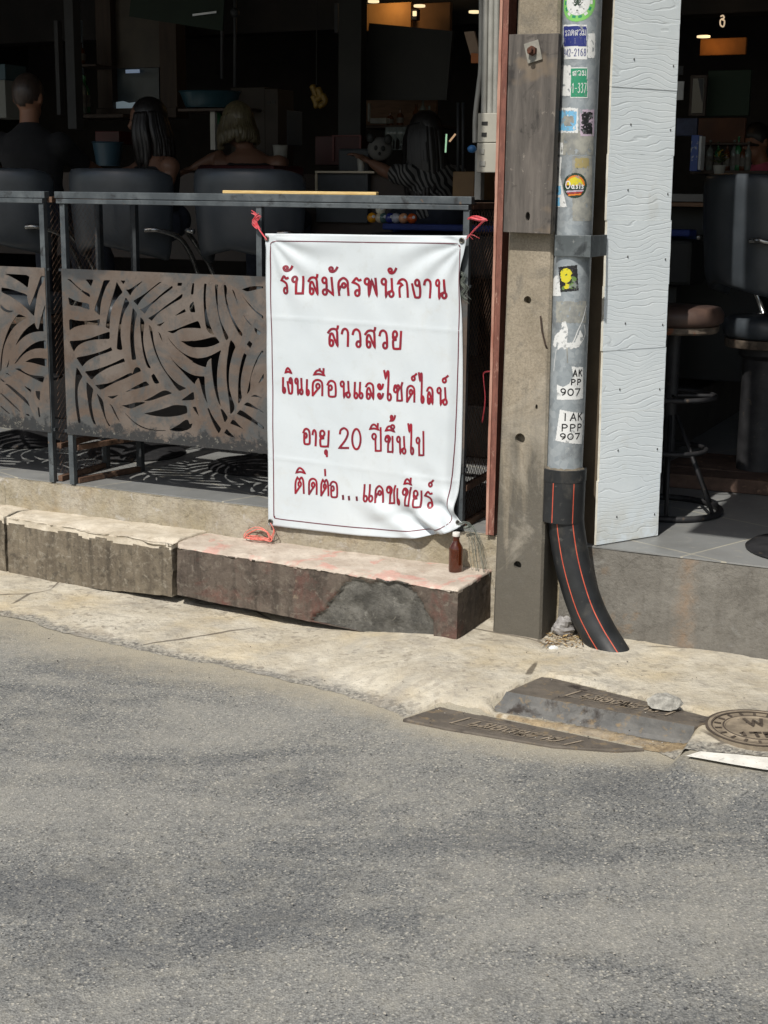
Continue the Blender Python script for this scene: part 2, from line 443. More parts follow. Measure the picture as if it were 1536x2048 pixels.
def concrete(name, a, b, grime, sc=6, extra=(), bump=.55, rough=.9, streak=True, streakamt=.7, gain=1.0):
    k = NT(name); v = k.coord(world=True)
    c = k.mix(k.ramp(k.noise(v, sc, 7, .65, .3), .36, .66), a, b)
    if streak:
        vv = k.coord((14, 14, 1.6), world=True); c = k.mix(k.mul(k.ramp(k.noise(vv, 1.6, 5, .6), .48, .68), streakamt), c, grime)
    c = k.mix(k.mul(k.ramp(k.noise(v, 55, 6, .75), .54, .70), .55), c, grime)
    c = k.mix(k.mul(k.ramp(k.noise(v, 70, 4, .7), .6, .72), .5), c, b)
    for (col, s2, lo, hi, amt) in extra:
        c = k.mix(k.mul(k.ramp(k.noise(v, s2, 6, .65, .6), lo, hi), amt), c, col)
    chp = k.mul(k.ramp(k.noise(v, 26, 8, .8, .8), .62, .65), k.ramp(k.noise(v, 4, 3), .46, .58)); c = k.mix(k.mul(chp, .6), c, lin(176, 170, 158))
    drt = k.ramp(k.noise(v, 12, 8, .8, 1.0), .57, .62); c = k.mix(k.mul(drt, .45), c, grime)
    c = k.gain(c, gain); k.color(c); k.set(Roughness=rough); k.b.inputs['Specular IOR Level'].default_value = .25
    k.bump(k.noise(v, 60, 8, .7), bump, .008); k.bump(k.noise(v, 14, 6, .6), bump*.7, .02)
    return k.m
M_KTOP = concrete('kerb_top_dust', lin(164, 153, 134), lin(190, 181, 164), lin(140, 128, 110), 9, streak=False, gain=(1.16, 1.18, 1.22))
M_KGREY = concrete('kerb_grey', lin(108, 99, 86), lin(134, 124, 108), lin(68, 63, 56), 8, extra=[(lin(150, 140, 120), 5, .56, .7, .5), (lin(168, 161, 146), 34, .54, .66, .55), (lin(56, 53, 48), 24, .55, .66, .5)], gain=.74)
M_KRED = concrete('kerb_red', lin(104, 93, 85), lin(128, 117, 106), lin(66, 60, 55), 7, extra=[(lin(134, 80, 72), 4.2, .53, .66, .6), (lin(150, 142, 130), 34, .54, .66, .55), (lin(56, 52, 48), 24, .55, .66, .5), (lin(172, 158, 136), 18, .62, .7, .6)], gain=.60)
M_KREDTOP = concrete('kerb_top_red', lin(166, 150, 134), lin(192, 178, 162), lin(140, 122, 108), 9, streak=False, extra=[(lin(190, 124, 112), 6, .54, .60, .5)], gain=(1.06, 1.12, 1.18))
M_SCAR = concrete('kerb_broken', lin(78, 77, 73), lin(120, 118, 112), lin(56, 55, 53), 12, extra=[(lin(170, 168, 160), 16, .6, .7, .5)], bump=.9, streak=False, gain=.75)
M_RISER = concrete('riser_plaster', lin(158, 147, 118), lin(178, 169, 146), lin(118, 108, 90), 7, extra=[(lin(170, 150, 110), 3.5, .52, .66, .5), (lin(190, 185, 170), 16, .58, .68, .6)], bump=.9, streakamt=.3, gain=(.84, .86, .98))
M_PFRONT = concrete('platform_plaster', lin(118, 113, 105), lin(140, 135, 126), lin(92, 87, 80), 4, extra=[(lin(150, 118, 84), 2.2, .60, .68, .7), (lin(160, 158, 152), 11, .60, .72, .4)], bump=.75, streakamt=.35, gain=(.74, .76, .78))

KT = .20
def kb(*pp): return [Vector(q) for q in pp]
def inpoly(x, y, poly):
    r = False; n = len(poly); j = n-1
    for i in range(n):
        xi, yi = poly[i]; xj, yj = poly[j]
        if (yi > y) != (yj > y) and x < (xj-xi)*(y-yi)/(yj-yi)+xi: r = not r
        j = i
    return r
# block C: the red painted one with the broken patch
c0, c1 = Vector((.27, 5.022, 0)), Vector((-.838, 5.642, 0))      # front line, right to left
e1 = Vector((.412, 5.238, 0)); e0 = P(-.95, .03, 0)
b4 = [Vector((c1.x, c1.y, -.008)), Vector((c0.x, c0.y, -.03)), Vector((e1.x, e1.y, -.03)), Vector((e0.x, e0.y, -.03))]
b4[2] = P(.47, .04, -.03)
t4 = [Vector((q.x, q.y, KT)) for q in b4]; t4[2] = P(.47, .04, KT)
fdir = (c0-c1).normalized(); flen = (c0-c1).length
def onfront(px, py):
    d = ray(px, py); nn = Vector((-fdir.y, fdir.x, 0)); q = EYEV+d*((c1-EYEV).dot(nn)/d.dot(nn)); return ((q-c1).dot(fdir)/flen, q.z)
scar = [onfront(*q) for q in [(611, 1275), (613, 1258), (628, 1230), (650, 1220), (658, 1203), (672, 1188), (690, 1166), (705, 1158), (722, 1160), (740, 1168), (752, 1164), (765, 1160), (785, 1163), (808, 1165), (822, 1180), (834, 1190), (850, 1218), (866, 1246), (862, 1290)]]
def chipC(p2, p, nrm):
    s = (p-c1).dot(fdir)/flen; front = abs((p-c1).cross(fdir).z) < .02
    if front and nrm.z < .5:
        if inpoly(s+.004*noise.noise(p*40), p.z+.004*noise.noise(p*36), scar):
            p2 = p2-nrm*(.013+.010*noise.noise(p*18)-.05*max(0, p.z-.14))
        under = -.03+.055*sst((.115-s)/.03)*0
    if p.z > KT-.001:                              # worn arris
        d = abs((p-c1).cross(fdir).z)
        if d < .03: p2.z -= (1-d/.03)*(.006+.010*max(0, noise.noise(p*14))+.012*max(0, noise.noise(p*31)))
    elif p.z > KT-.025 and front:
        p2 -= nrm*.004*max(0, noise.noise(p*14))
    return p2
def faceC(c):
    s = (c-c1).dot(fdir)/flen
    if c.z > KT-.012 and not (inpoly(s, .18, scar) and abs((c-c1).cross(fdir).z) < .008): return 1
    if abs((c-c1).cross(fdir).z) < .05 and inpoly(s+.004*noise.noise(c*30), c.z, scar): return 2
    return 0
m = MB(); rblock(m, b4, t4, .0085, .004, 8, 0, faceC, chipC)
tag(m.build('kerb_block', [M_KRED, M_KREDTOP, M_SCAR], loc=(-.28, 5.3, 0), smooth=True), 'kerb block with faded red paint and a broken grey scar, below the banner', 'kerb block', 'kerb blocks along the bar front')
# block B: grey
def simple_chip(z, A_=None, B_=None, zb=0):
    def f(p2, p, nrm):
        if p.z > z-.001:
            d = abs((p-A_).cross((B_-A_).normalized()).z)
            if d < .06: p2.z -= (1-d/.06)*(.008+.030*max(0, noise.noise(p*8))+.014*max(0, noise.noise(p*27)))
        elif p.z > z-.03: p2 -= nrm*(.012*max(0, noise.noise(p*11)))
        return p2
    return f
g1 = Vector((-.862, 5.662, 0)); g0 = Vector((-1.652, 6.125, 0))
def blockB(name, a, bb, zl, zr, backv, label):
    ua, ub = UV(a)[0], UV(bb)[0]
    b4 = [Vector((a.x, a.y, zl)), Vector((bb.x, bb.y, zr)), P(ub+.02, backv, zr), P(ua+.02, backv, zl)]
    t4 = [Vector((q.x, q.y, KT+.008)) for q in b4]
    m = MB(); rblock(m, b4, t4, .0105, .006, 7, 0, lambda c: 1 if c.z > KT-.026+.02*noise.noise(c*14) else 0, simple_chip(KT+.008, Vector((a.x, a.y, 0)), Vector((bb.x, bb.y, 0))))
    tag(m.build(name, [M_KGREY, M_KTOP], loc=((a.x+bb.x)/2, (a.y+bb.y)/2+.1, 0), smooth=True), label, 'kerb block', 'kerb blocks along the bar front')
blockB('kerb_block', g0, g1, -.085, -.020, .03, 'bare grey kerb block in front of the railing gap, dark slot under it')
h0 = Vector((-3.1, 6.97, 0)); h1 = Vector((-1.668, 6.14, 0))
blockB('kerb_block', h0, h1, -.10, -.085, .04, 'kerb block cut off by the left edge of the photo')

# platform the bar stands on
m = MB()
b4 = [P(-7, -.012, -.12), P(.745, -.035, -.12), P(.745, .5, -.12), P(-7, .5, -.12)]
t4 = [Vector((q.x, q.y, FLOOR-.006)) for q in b4]; t4[0] += TV*.02; t4[1] += TV*.02
def chR(p2, p, nrm):
    if p.z > FLOOR-.01: p2.z = FLOOR-.006
    return p2
rgrid(m, (b4[0].lerp(b4[1], .66), b4[1], t4[1], t4[0].lerp(t4[1], .66)), 230, 32, .006, 8, 0, None, chR)
rgrid(m, (b4[0], b4[0].lerp(b4[1], .66), t4[0].lerp(t4[1], .66), t4[0]), 60, 6, .006, 8, 0, None, chR)
rgrid(m, (t4[0], t4[1], t4[2], t4[3]), 40, 4, 0, 1, 0)
b4 = [P(.745, -.055, -.1), P(7, -.075, -.1), P(7, .5, -.1), P(.745, .5, -.1)]
t4 = [P(.745, -.012, FLOOR-.006), P(7, -.012, FLOOR-.006), P(7, .5, FLOOR-.006), P(.745, .5, FLOOR-.006)]
rgrid(m, (b4[0], b4[0].lerp(b4[1], .2), t4[0].lerp(t4[1], .2), t4[0]), 100, 34, .004, 6, 1, None, chR)
rgrid(m, (b4[0].lerp(b4[1], .2), b4[1], t4[1], t4[0].lerp(t4[1], .2)), 50, 6, .004, 6, 1, None, chR)
rgrid(m, (b4[3], b4[0], t4[0], t4[3]), 10, 6, .003, 6, 1, None, chR)
rgrid(m, (t4[0], t4[1], t4[2], t4[3]), 40, 4, 0, 1, 1)
# crack lines as shallow cut strips in the right face
tag(m.build('platform', [M_RISER, M_PFRONT], smooth=True), kind='structure')

def rust_run(mm):
    k = NT.__new__(NT); k.m = mm; k.t = mm.node_tree; k.b = k.t.nodes['Principled BSDF']
    src = k.b.inputs['Base Color'].links[0].from_socket; v = k.coord(world=True)
    sep = k.n('ShaderNodeSeparateXYZ'); k.l(v, sep.inputs[0])
    uu = k.mul(k.mul(k.mul(sep.outputs['X'], TU.x), k.mul(sep.outputs['Y'], TU.y), 'ADD'), -ORG.dot(TU)-F(1372, 1200, -.04)[0], 'ADD')
    dd = k.mul(k.mul(uu, 0, 'ADD'), k.mul(k.mul(k.noise(v, 9, 7, .75), -.5, 'ADD'), .16), 'ADD'); ab = k.n('ShaderNodeMath', operation='ABSOLUTE'); k.l(dd, ab.inputs[0])
    st = k.mul(k.ramp(ab.outputs[0], -.004, .046, True), k.ramp(k.noise(v, 20, 8, .8), .36, .66))
    k.color(k.mix(k.mul(st, .55), src, lin(142, 112, 82)))
rust_run(M_PFRONT)
def tiles():
    k = NT('grey_floor_tiles'); v = k.coord((1, 1, 1), (0, 0, math.radians(-42)), world=True)
    br = k.n('ShaderNodeTexBrick'); br.offset = 0; br.inputs['Scale'].default_value = 1; br.inputs['Mortar Size'].default_value = .004
    br.inputs['Brick Width'].default_value = .6; br.inputs['Row Height'].default_value = .6
    br.inputs['Color1'].default_value = lin(122, 124, 124); br.inputs['Color2'].default_value = lin(132, 133, 132); br.inputs['Mortar'].default_value = lin(168, 164, 150)
    k.l(v, br.inputs['Vector'])
    c = k.mix(k.mul(k.ramp(k.noise(v, 3, 6, .6), .45, .7), .5), br.outputs['Color'], lin(98, 98, 95))
    c = k.mix(k.mul(k.ramp(k.noise(v, 22, 6, .7), .56, .7), .4), c, lin(160, 156, 146))
    k.color(c); k.set(Roughness=.42); k.b.inputs['Specular IOR Level'].default_value = .35
    k.bump(k.noise(v, 30, 4), .08, .004)
    return k.m
m = MB(); m.fbox(-7, .745, .006, 11, FLOOR-.005, FLOOR); m.fbox(.7455, 7, -.016, 11, FLOOR-.005, FLOOR)
tag(m.build('floor', tiles()), kind='structure')
M_DARKF = mat('dark_floor', lin(52, 48, 46), lin(66, 62, 58), 6, rough=.6)
m = MB(); m.fbox(-7, .62, 1.45, 11, FLOOR+.002, .6)
tag(m.build('raised_floor', M_DARKF, bevel=.01), kind='structure')

# ------------------------------------------------------------ the bar building (open front)
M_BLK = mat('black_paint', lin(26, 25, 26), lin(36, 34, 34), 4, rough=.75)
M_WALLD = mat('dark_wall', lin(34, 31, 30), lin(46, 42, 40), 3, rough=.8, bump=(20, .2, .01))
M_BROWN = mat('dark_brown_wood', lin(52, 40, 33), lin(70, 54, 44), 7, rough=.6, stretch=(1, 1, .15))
bar = thing('bar_building', 'dark open fronted bar building behind the railing, roofed and unlit', 'building', P(-1, 4, FLOOR))
m = MB(); m.fbox(-14, .205, -1.18, 9, 3.28, 3.5); m.fbox(.2055, 1.0395, .0, 9, 3.28, 3.5); m.fbox(1.04, 9, -2.1, 9, 3.28, 3.5); m.build('shade_roof', M_BLK, bar)  # out-of-view roof, front edge stepped per bay to shape sun and shade
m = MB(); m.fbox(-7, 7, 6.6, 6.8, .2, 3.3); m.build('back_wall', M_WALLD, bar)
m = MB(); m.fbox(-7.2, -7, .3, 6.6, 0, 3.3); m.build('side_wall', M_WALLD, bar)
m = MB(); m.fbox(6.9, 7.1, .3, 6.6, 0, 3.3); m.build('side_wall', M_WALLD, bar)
m = MB(); m.fbox(.37, .62, .62, .90, FLOOR, 3.28); m.build('pillar', M_BLK, bar, bevel=.008)
m = MB(); m.fbox(-6.9, 6.9, 4.2, 4.4, 2.7, 3.28); m.build('ceiling_beam', M_BLK, bar)
# ------------------------------------------------------------ railing
M_RAIL = mat('weathered_grey_steel', lin(66, 72, 76), lin(92, 98, 101), 9, rough=.5, metal=.25, spots=[(lin(48, 50, 52), 20, .56, .68), (lin(112, 92, 74), 30, .64, .72)], bump=(45, .3, .004), world=True)
M_RAILD = mat('dark_grey_steel', lin(44, 47, 50), lin(62, 66, 69), 12, rough=.5, metal=.2, spots=[(lin(96, 76, 60), 26, .62, .72)], bump=(45, .3, .004), world=True)
M_RUST = mat('rusty_steel', lin(78, 58, 46), lin(108, 84, 68), 14, rough=.85, metal=.1, spots=[(lin(40, 34, 32), 30, .55, .66)], bump=(50, .5, .005), world=True)
def palm_mat():
    k = NT('worn_brown_steel'); v = k.coord(world=True)
    c = k.mix(k.ramp(k.noise(v, 4, 6, .6, .4), .4, .62), lin(108, 93, 82), lin(126, 116, 108))
    c = k.mix(k.mul(k.ramp(k.noise(v, 6.5, 6, .65, .8), .47, .60), .85), c, lin(88, 93, 95))
    c = k.mix(k.mul(k.ramp(k.noise(v, 30, 7, .75), .55, .68), .6), c, lin(66, 62, 60))
    c = k.mix(k.mul(k.ramp(k.noise(v, 60, 6, .75), .64, .72), .7), c, lin(178, 165, 150))
    # paint left along the welded top and bottom edges
    sep = k.n('ShaderNodeSeparateXYZ'); k.l(v, sep.inputs[0]); z = sep.outputs['Z']
    e = k.mul(k.mul(z, k.mul(k.noise(v, 13, 7, .75), .30), 'SUBTRACT'), 0.085, 'ADD')
    c = k.mix(k.mul(k.ramp(e, .535, .558, True), .92), c, lin(50, 53, 56))
    c = k.mix(k.mul(k.mul(k.ramp(e, .535, .548, True), k.ramp(k.noise(v, 45, 6, .8), .57, .64)), .8), c, lin(158, 155, 144))
    t = k.mul(k.ramp(k.mul(z, k.mul(k.noise(v, 18, 6, .7), .08), 'ADD'), 1.262, 1.278), k.ramp(k.noise(v, 3.3, 2), .52, .57))
    c = k.mix(k.mul(t, .75), c, lin(60, 63, 66))
    c = k.gain(c, .64); k.color(c); k.set(Roughness=.6, Metallic=.15); k.bump(k.noise(v, 60, 7, .7), .35, .004)
    return k.m
M_PALM = palm_mat()
ORI = {'A': (120, 530, 10.24), 'B': (250, 540, 10.24), 'K': (380, 540, 9.6), 'C': (120, 690, 10.24), 'E': (250, 690, 10.24), 'D': (380, 690, 9.6), 'L': (0, 530, 6.02)}
CUT = '''A 150,290 210,285 250,330 350,430 480,530 600,580 625,630 610,665 480,580 330,440 230,350
A 520,295 690,295 640,445
A 900,310 1040,310 960,420 890,600 850,750 830,900 820,1035 710,940 730,830 790,670 850,480
A 170,655 330,740 600,790 612,920 500,885 380,840 200,825
A 190,1105 380,1140 560,1145 720,1130 820,1105 820,1170 800,1245 640,1215 480,1225 330,1260 240,1310 200,1340
A 1165,340 1230,450 1290,560 1200,650 1120,770 1070,880 1040,1020 1025,1160 1020,1315 940,1280 960,1100 1010,900 1080,650 1130,480
A 1350,655 1430,775 1370,880 1320,960 1280,1100 1260,1200 1245,1400 1260,1560 1285,1730 1230,1745 1165,1720 1180,1500 1200,1300 1240,1050 1290,850
A 1240,315 1350,320 1300,400
A 195,1555 400,1545 560,1520 760,1450 900,1400 1025,1360 1025,1515 850,1520 680,1530 520,1570 400,1630 330,1700 290,1780 240,1690
B 20,400 90,400 200,330 350,230 360,240 250,340 160,430 110,530
B 170,630 330,540 480,430 640,300 710,245 760,245 640,330 480,460 350,590 290,680 260,730
B 305,800 370,795 560,660 760,480 900,370 970,320 985,360 900,430 760,530 620,650 500,760 440,850 410,900
B 475,985 640,890 850,720 1000,620 1180,480 1185,540 1150,590 1000,670 850,770 700,870 600,980 550,1045
B 1085,260 1175,260 1165,325 1075,325
B 1385,270 1425,270 1405,505 1350,500
B 1410,635 1450,870 1345,865 1325,800 1330,710
B 1025,940 1130,860 1225,795 1255,850 1170,890
B 645,1125 740,1095 830,1050 770,1110 715,1160
B 870,1255 1000,1235 1200,1150 1350,1090 1495,1040 1530,1080 1565,1200 1400,1185 1200,1190 1100,1230 1030,1280 975,1300 930,1285
B 165,770 255,890 215,1050 195,1200 190,1400 205,1640 240,1830 145,1845 125,1640 105,1400 115,1200 140,950
B 320,960 390,1030 405,1100 385,1250 375,1400 390,1560 440,1780 480,1900 535,2000 510,2020 460,1990 410,1850 370,1680 345,1500 325,1300 315,1100
B 490,1120 550,1170 575,1300 590,1450 630,1620 720,1860 830,2060 960,2220 1080,2330 1170,2376 1262,2421 1115,2481 1040,2406 900,2196 760,1996 640,1750 590,1600 540,1400 510,1230
B 680,1255 730,1310 765,1420 775,1480 720,1370
B 875,1360 930,1440 1010,1535 1130,1660 1330,1776 1480,1805 D 150,255 300,240 450,180 605,90 560,250 525,500 525,800 560,1000 600,1190 540,1090 480,880 440,650 415,400 412,250 340,310 325,380 310,430 180,395 20,315 E 1400,350 1200,200 1010,28 B 925,1460
B 1140,1450 1250,1460 1400,1445 K 60,1365 250,1335 490,1272 582,1390 450,1455 280,1490 100,1485 B 1400,1588 1290,1555 1210,1500
K 275,262 325,262 310,400 305,560 315,750 350,930 400,1090 470,1238 440,1240 370,1210 310,1110 290,950 270,750 262,500
K 485,280 545,280 530,400 535,600 550,780 590,960 650,1110 740,1270 745,1310 710,1350 680,1330 640,1200 580,1000 530,780 500,560 485,400
K 650,285 690,285 715,340 715,430 700,500 720,620 770,780 840,940 920,1090 1015,1220 1000,1280 950,1240 850,1060 770,870 700,680 665,470
K 810,370 850,400 880,500 935,680 890,570 840,460
K 995,370 1190,305 1410,315 1410,350 1250,380 1120,415 1060,405
K 990,470 1070,570 1180,690 1280,790 1410,880 1410,945 1300,850 1180,730 1080,600
K 1020,840 1080,930 1195,1060 1170,1065 1090,980
K 1245,1100 1375,1195 1335,1255 1270,1220 1240,1150
K 1140,1355 1205,1415 1160,1505 1090,1430
K 790,1340 860,1420 880,1500 D 870,60 830,150 790,300 760,450 750,620 755,800 790,950 830,1080 860,1150 855,1250 800,1320 775,1320 760,1100 720,850 700,600 705,350 735,150 K 745,1500 770,1380
D 1045,155 1095,190 1060,300 1020,450 990,600 975,750 985,900 1005,1030 930,1140 925,900 930,700 950,500 985,330 1020,200
D 1385,100 1420,120 1350,230 1270,350 1200,520 1160,680 1165,830 1140,900 1095,945 1130,780 1170,600 1220,420 1290,250
D 1420,535 1420,660 1310,745
D 1170,990 1240,950 1300,970 1390,1020 1270,995
D 1035,1155 1080,1105 1130,1100 1250,1180 1420,1290 1400,1300 1250,1220
D 895,1325 960,1245 1030,1270 1200,1400 1420,1565 1420,1625 1250,1510 1080,1410
D 770,1510 815,1435 860,1440 930,1520 1040,1625 930,1570
D 655,1690 710,1605 770,1680 870,1775 770,1760
D 585,1225 635,1235 735,1390 670,1500
E 905,200 1000,330 1150,470 1300,570 1400,612 D 100,585 200,600 285,600 290,800 310,980 345,1130 300,1060 240,900 190,700 165,630 110,700 95,750 E 1420,800 1300,680 1150,520 1020,380
D 335,1215 370,1215 420,1340 520,1490 600,1600 590,1650 555,1700 500,1620 420,1450
D 50,1185 120,1185 150,1280 180,1370 100,1280
C 725,820 850,805 1000,785 1200,690 1440,565 1495,585 E 190,500 210,465 260,445 310,475 335,535 200,590 0,690 C 1150,760 1000,835 840,925 780,890
E 540,630 595,580 715,775 640,800 590,770
E 0,970 200,850 430,735 510,820 300,880
E 385,1145 560,1060 720,960 800,930 860,930 910,950 970,990 780,1050 520,1145
C 1265,1235 1400,1222 E 200,1175 380,1165 430,1180 280,1240 150,1300 80,1300 0,1270
E 385,1400 600,1360 860,1280 1020,1220 1260,1240 1285,1330 1275,1395 1100,1450 880,1475 680,1465 520,1440
E 1140,1140 1410,945 1430,1125
C 1320,1375 E 20,1400 150,1535 300,1645 480,1715 680,1742 840,1745 835,1760 660,1760 460,1735 280,1665 130,1550
E 1240,1525 1300,1535 1330,1620 1390,1600 1350,1720 1100,1785 900,1740 1080,1650
C 335,255 560,215 800,150 980,80 1050,40 1080,110 980,150 800,210 660,270 560,330 460,445 400,360
C 505,540 700,515 900,450 1100,370 1310,265 1340,340 1200,385 1000,460 840,550 740,620 650,720
C 345,450 410,540 470,650 420,720 380,820 365,950 370,1100 390,1300 435,1600 380,1605 345,1400 315,1150 310,900 320,650
C 545,745 690,900 660,1060 650,1200 670,1350 700,1500 745,1630 700,1625 650,1520 600,1320 570,1100 550,950
C 755,985 830,1060 890,1150 910,1300 930,1430 970,1560 1050,1665 1000,1660 930,1520 870,1350 810,1170
C 1010,1190 1080,1250 1130,1350 1180,1460 1240,1580 1200,1540 1130,1430 1070,1290
C 965,1050 1080,1045 1210,1020 1130,1075 1065,1110'''
CUTL = '''L 50,103 360,122 338,280 260,215 150,150
L 495,130 545,135 530,190 480,270 450,370 430,500 415,610 400,610 300,500 150,390 20,328 20,270 120,285 330,355 335,430 360,495 400,400 450,260
L 10,478 60,520 100,545 170,550 130,575 60,565 10,518
L 210,600 240,590 330,635 230,690 150,770 80,900 40,1020 25,1200 20,1270 5,1285 10,1150 30,1000 80,830 140,700
L 420,690 440,760 465,775 490,660 530,520 550,470 545,600 540,800 440,800 340,830 260,890 190,970 230,880 310,770
L 175,1190 250,1080 350,980 450,920 555,905 565,1010 450,1000 350,1030 270,1090 200,1180
L 305,1165 380,1125 470,1115 570,1130 560,1225 450,1195 380,1175
L 180,1250 240,1240 280,1280 370,1325 540,1340 520,1420 440,1385 300,1310
L 80,1240 105,1160 115,1130 105,1220
L 70,1305 95,1298 145,1350 110,1325
L 10,1360 60,1400 40,1410 10,1385
L 60,1430 100,1430 200,1510 330,1620 365,1710 300,1650 180,1540
L 10,1535 100,1610 250,1760 250,1775 130,1670 10,1553
L 10,1690 130,1795 100,1790 10,1710
L 430,1515 490,1518 480,1640 440,1590
L 455,1710 475,1715 490,1835 470,1830
L 310,1790 350,1795 365,1825 320,1810
L 290,1450 380,1500 380,1540 320,1490'''
PV = -.012                                       # the plates are welded to the street side of the posts
def rounded(poly):
    out = []; n = len(poly)
    for i in range(n):
        a, b, c = poly[i-1], poly[i], poly[(i+1) % n]
        v1 = Vector((b[0]-a[0], b[1]-a[1])); v2 = Vector((c[0]-b[0], c[1]-b[1]))
        if v1.length < 1e-6 or v2.length < 1e-6: continue
        if v1.angle(v2) > math.radians(55):
            r = .12; out += [(b[0]-v1.x*r, b[1]-v1.y*r), (b[0]+v2.x*r, b[1]+v2.y*r)]
        else:
            out += [(b[0]-v1.x*.25, b[1]-v1.y*.25), (b[0]+v2.x*.25, b[1]+v2.y*.25)]
    return out
def read_cuts(txt):
    res = []
    for line in txt.strip().split('\n'):
        cur = None; poly = []
        for w in line.split():
            if w in ORI: cur = ORI[w]; continue
            x, y = map(float, w.split(',')); px, py = cur[0]+x/cur[2], cur[1]+y/cur[2]
            poly.append(F(px, py, PV))
        res.append(rounded(poly))
    return res
cuts = read_cuts(CUT); cutsL = read_cuts(CUTL)
def shifted(src, du, lo, hi):
    out = []
    for p in src:
        q = [(x+du, z) for x, z in p]
        if min(x for x, z in q) > lo and max(x for x, z in q) < hi: out.append(q)
    return out
Z0, Z1 = .564, 1.275
def plate(name, u0, u1, holes, parent):
    vs, fs = sheet_with_holes([(u0, Z0), (u1, Z0), (u1, Z1), (u0, Z1)], holes, .004)
    m = MB(); m.add([P(x, PV+w, z) for x, w, z in vs], fs)
    return m.build(name, M_PALM, parent)
def exp_mesh(m, a, b, z0, z1, cw=.0165, ch=.031, w=.0022):
    """expanded metal between the points a and b: zigzag strands"""
    L = (b-a); n = int(L.length/cw); d = L.normalized(); nz = int((z1-z0)/ch*2)
    nrm = Vector((-d.y, d.x, 0))
    for i in range(n):
        x0 = (i+.5)*cw; vs = []
        for j in range(nz+1):
            off = cw*.5*(.9 if j % 2 else -.9)*(1 if i % 2 else -1); z = z0+j*(z1-z0)/nz
            c = a+d*(x0+off)+Vector((0, 0, z))
            vs += [c-d*w*.75-nrm*w*.8, c+d*w*.75+nrm*w*.8]
        m.add(vs, [(2*j, 2*j+1, 2*j+3, 2*j+2) for j in range(nz)])
def rail(label, ul, ur, pl, holes, postsu, loc, ret_left, ret_right, depth=.37, skew=.08):
    t = thing('railing', label, 'railing', loc, 'railings along the bar front')
    m = MB(); m.fbox(ul, ur, -.012, .022, 1.566, 1.594); m.fbox(ul+.01, ur-.01, -.016, .018, 1.545, 1.5635)
    m.build('top_rail', M_RAIL, t, bevel=.002)
    for za, zb in ((Z1-.012, Z1-.002), (Z0+.004, Z0+.018)):
        m = MB(); m.fbox(ul, ur, .0, .016, za, zb); m.build('cross_bar', M_RAILD, t)
    for u in postsu:
        m = MB(); m.fbox(u-.0125, u+.0125, -.0095, .016, FLOOR if u in (postsu[0], postsu[-1]) else .56, 1.545); m.build('post', M_RAIL if u > -1.6 else M_RAIL, t, bevel=.0015)
    plate('palm_panel', pl[0], pl[1], holes, t)
    for side, u in ((-1, ret_left), (1, ret_right)):
        if u is None: continue
        s = skew if side < 0 else -.02
        a, b = P(u+side*-.0, .02, 0), P(u+s, depth, 0)
        m = MB(); exp_mesh(m, a, b, .365, 1.545); m.build('mesh_panel', M_RUST, t, clean=False)
        for zz in (1.56, .50, FLOOR+.014):
            m = MB(); m.obox((a+b)/2+Vector((0, 0, zz)), (b-a)/2, TU*.012, (0, 0, .012)); m.build('return_bar', M_RUST, t, bevel=.0015)
        m = MB(); m.quadbox([b+TU*x+TV*y+Vector((0, 0, FLOOR)) for x, y in ((-.014, .002), (.014, .002), (.014, .03), (-.014, .03))], [b+TU*x+TV*y+Vector((0, 0, 1.59)) for x, y in ((-.014, .002), (.014, .002), (.014, .03), (-.014, .03))]); m.build('rear_post', M_RAILD, t, bevel=.0015)
    return t
extra = shifted(cuts, .975, -.525, .30)
rail('grey steel railing with palm leaf panel, carrying the white banner', -1.548, .345, (-1.524, .34), cuts+extra, (-1.512, -.556, .325), P(-.6, 0, FLOOR), -1.505, .33)
exL = shifted(cuts, -1.16, -2.66, -1.92)
rail('grey steel railing with palm leaf panel, cut off by the left photo edge', -2.75, -1.60, (-2.72, -1.612), cutsL+exL, (-2.73, -1.622), P(-2.2, 0, FLOOR), None, -1.598, .37, 0)
# weld lumps and rust on the feet come from the materials; the pale slat lies on the top rail
m = MB(); a, b = P(-.727, .012, 1.6005), P(-.045, .004, 1.6005)
m.obox((a+b)/2, (b-a)/2, TV*.012, (0, 0, .006)); 
tag(m.build('wooden_slat', mat('pale_wood', lin(190, 160, 104), lin(206, 180, 126), 20, rough=.7, stretch=(1, 1, 8)), loc=(a+b)/2, bevel=.002), 'pale yellow wooden slat lying on the top of the railing', 'slat')

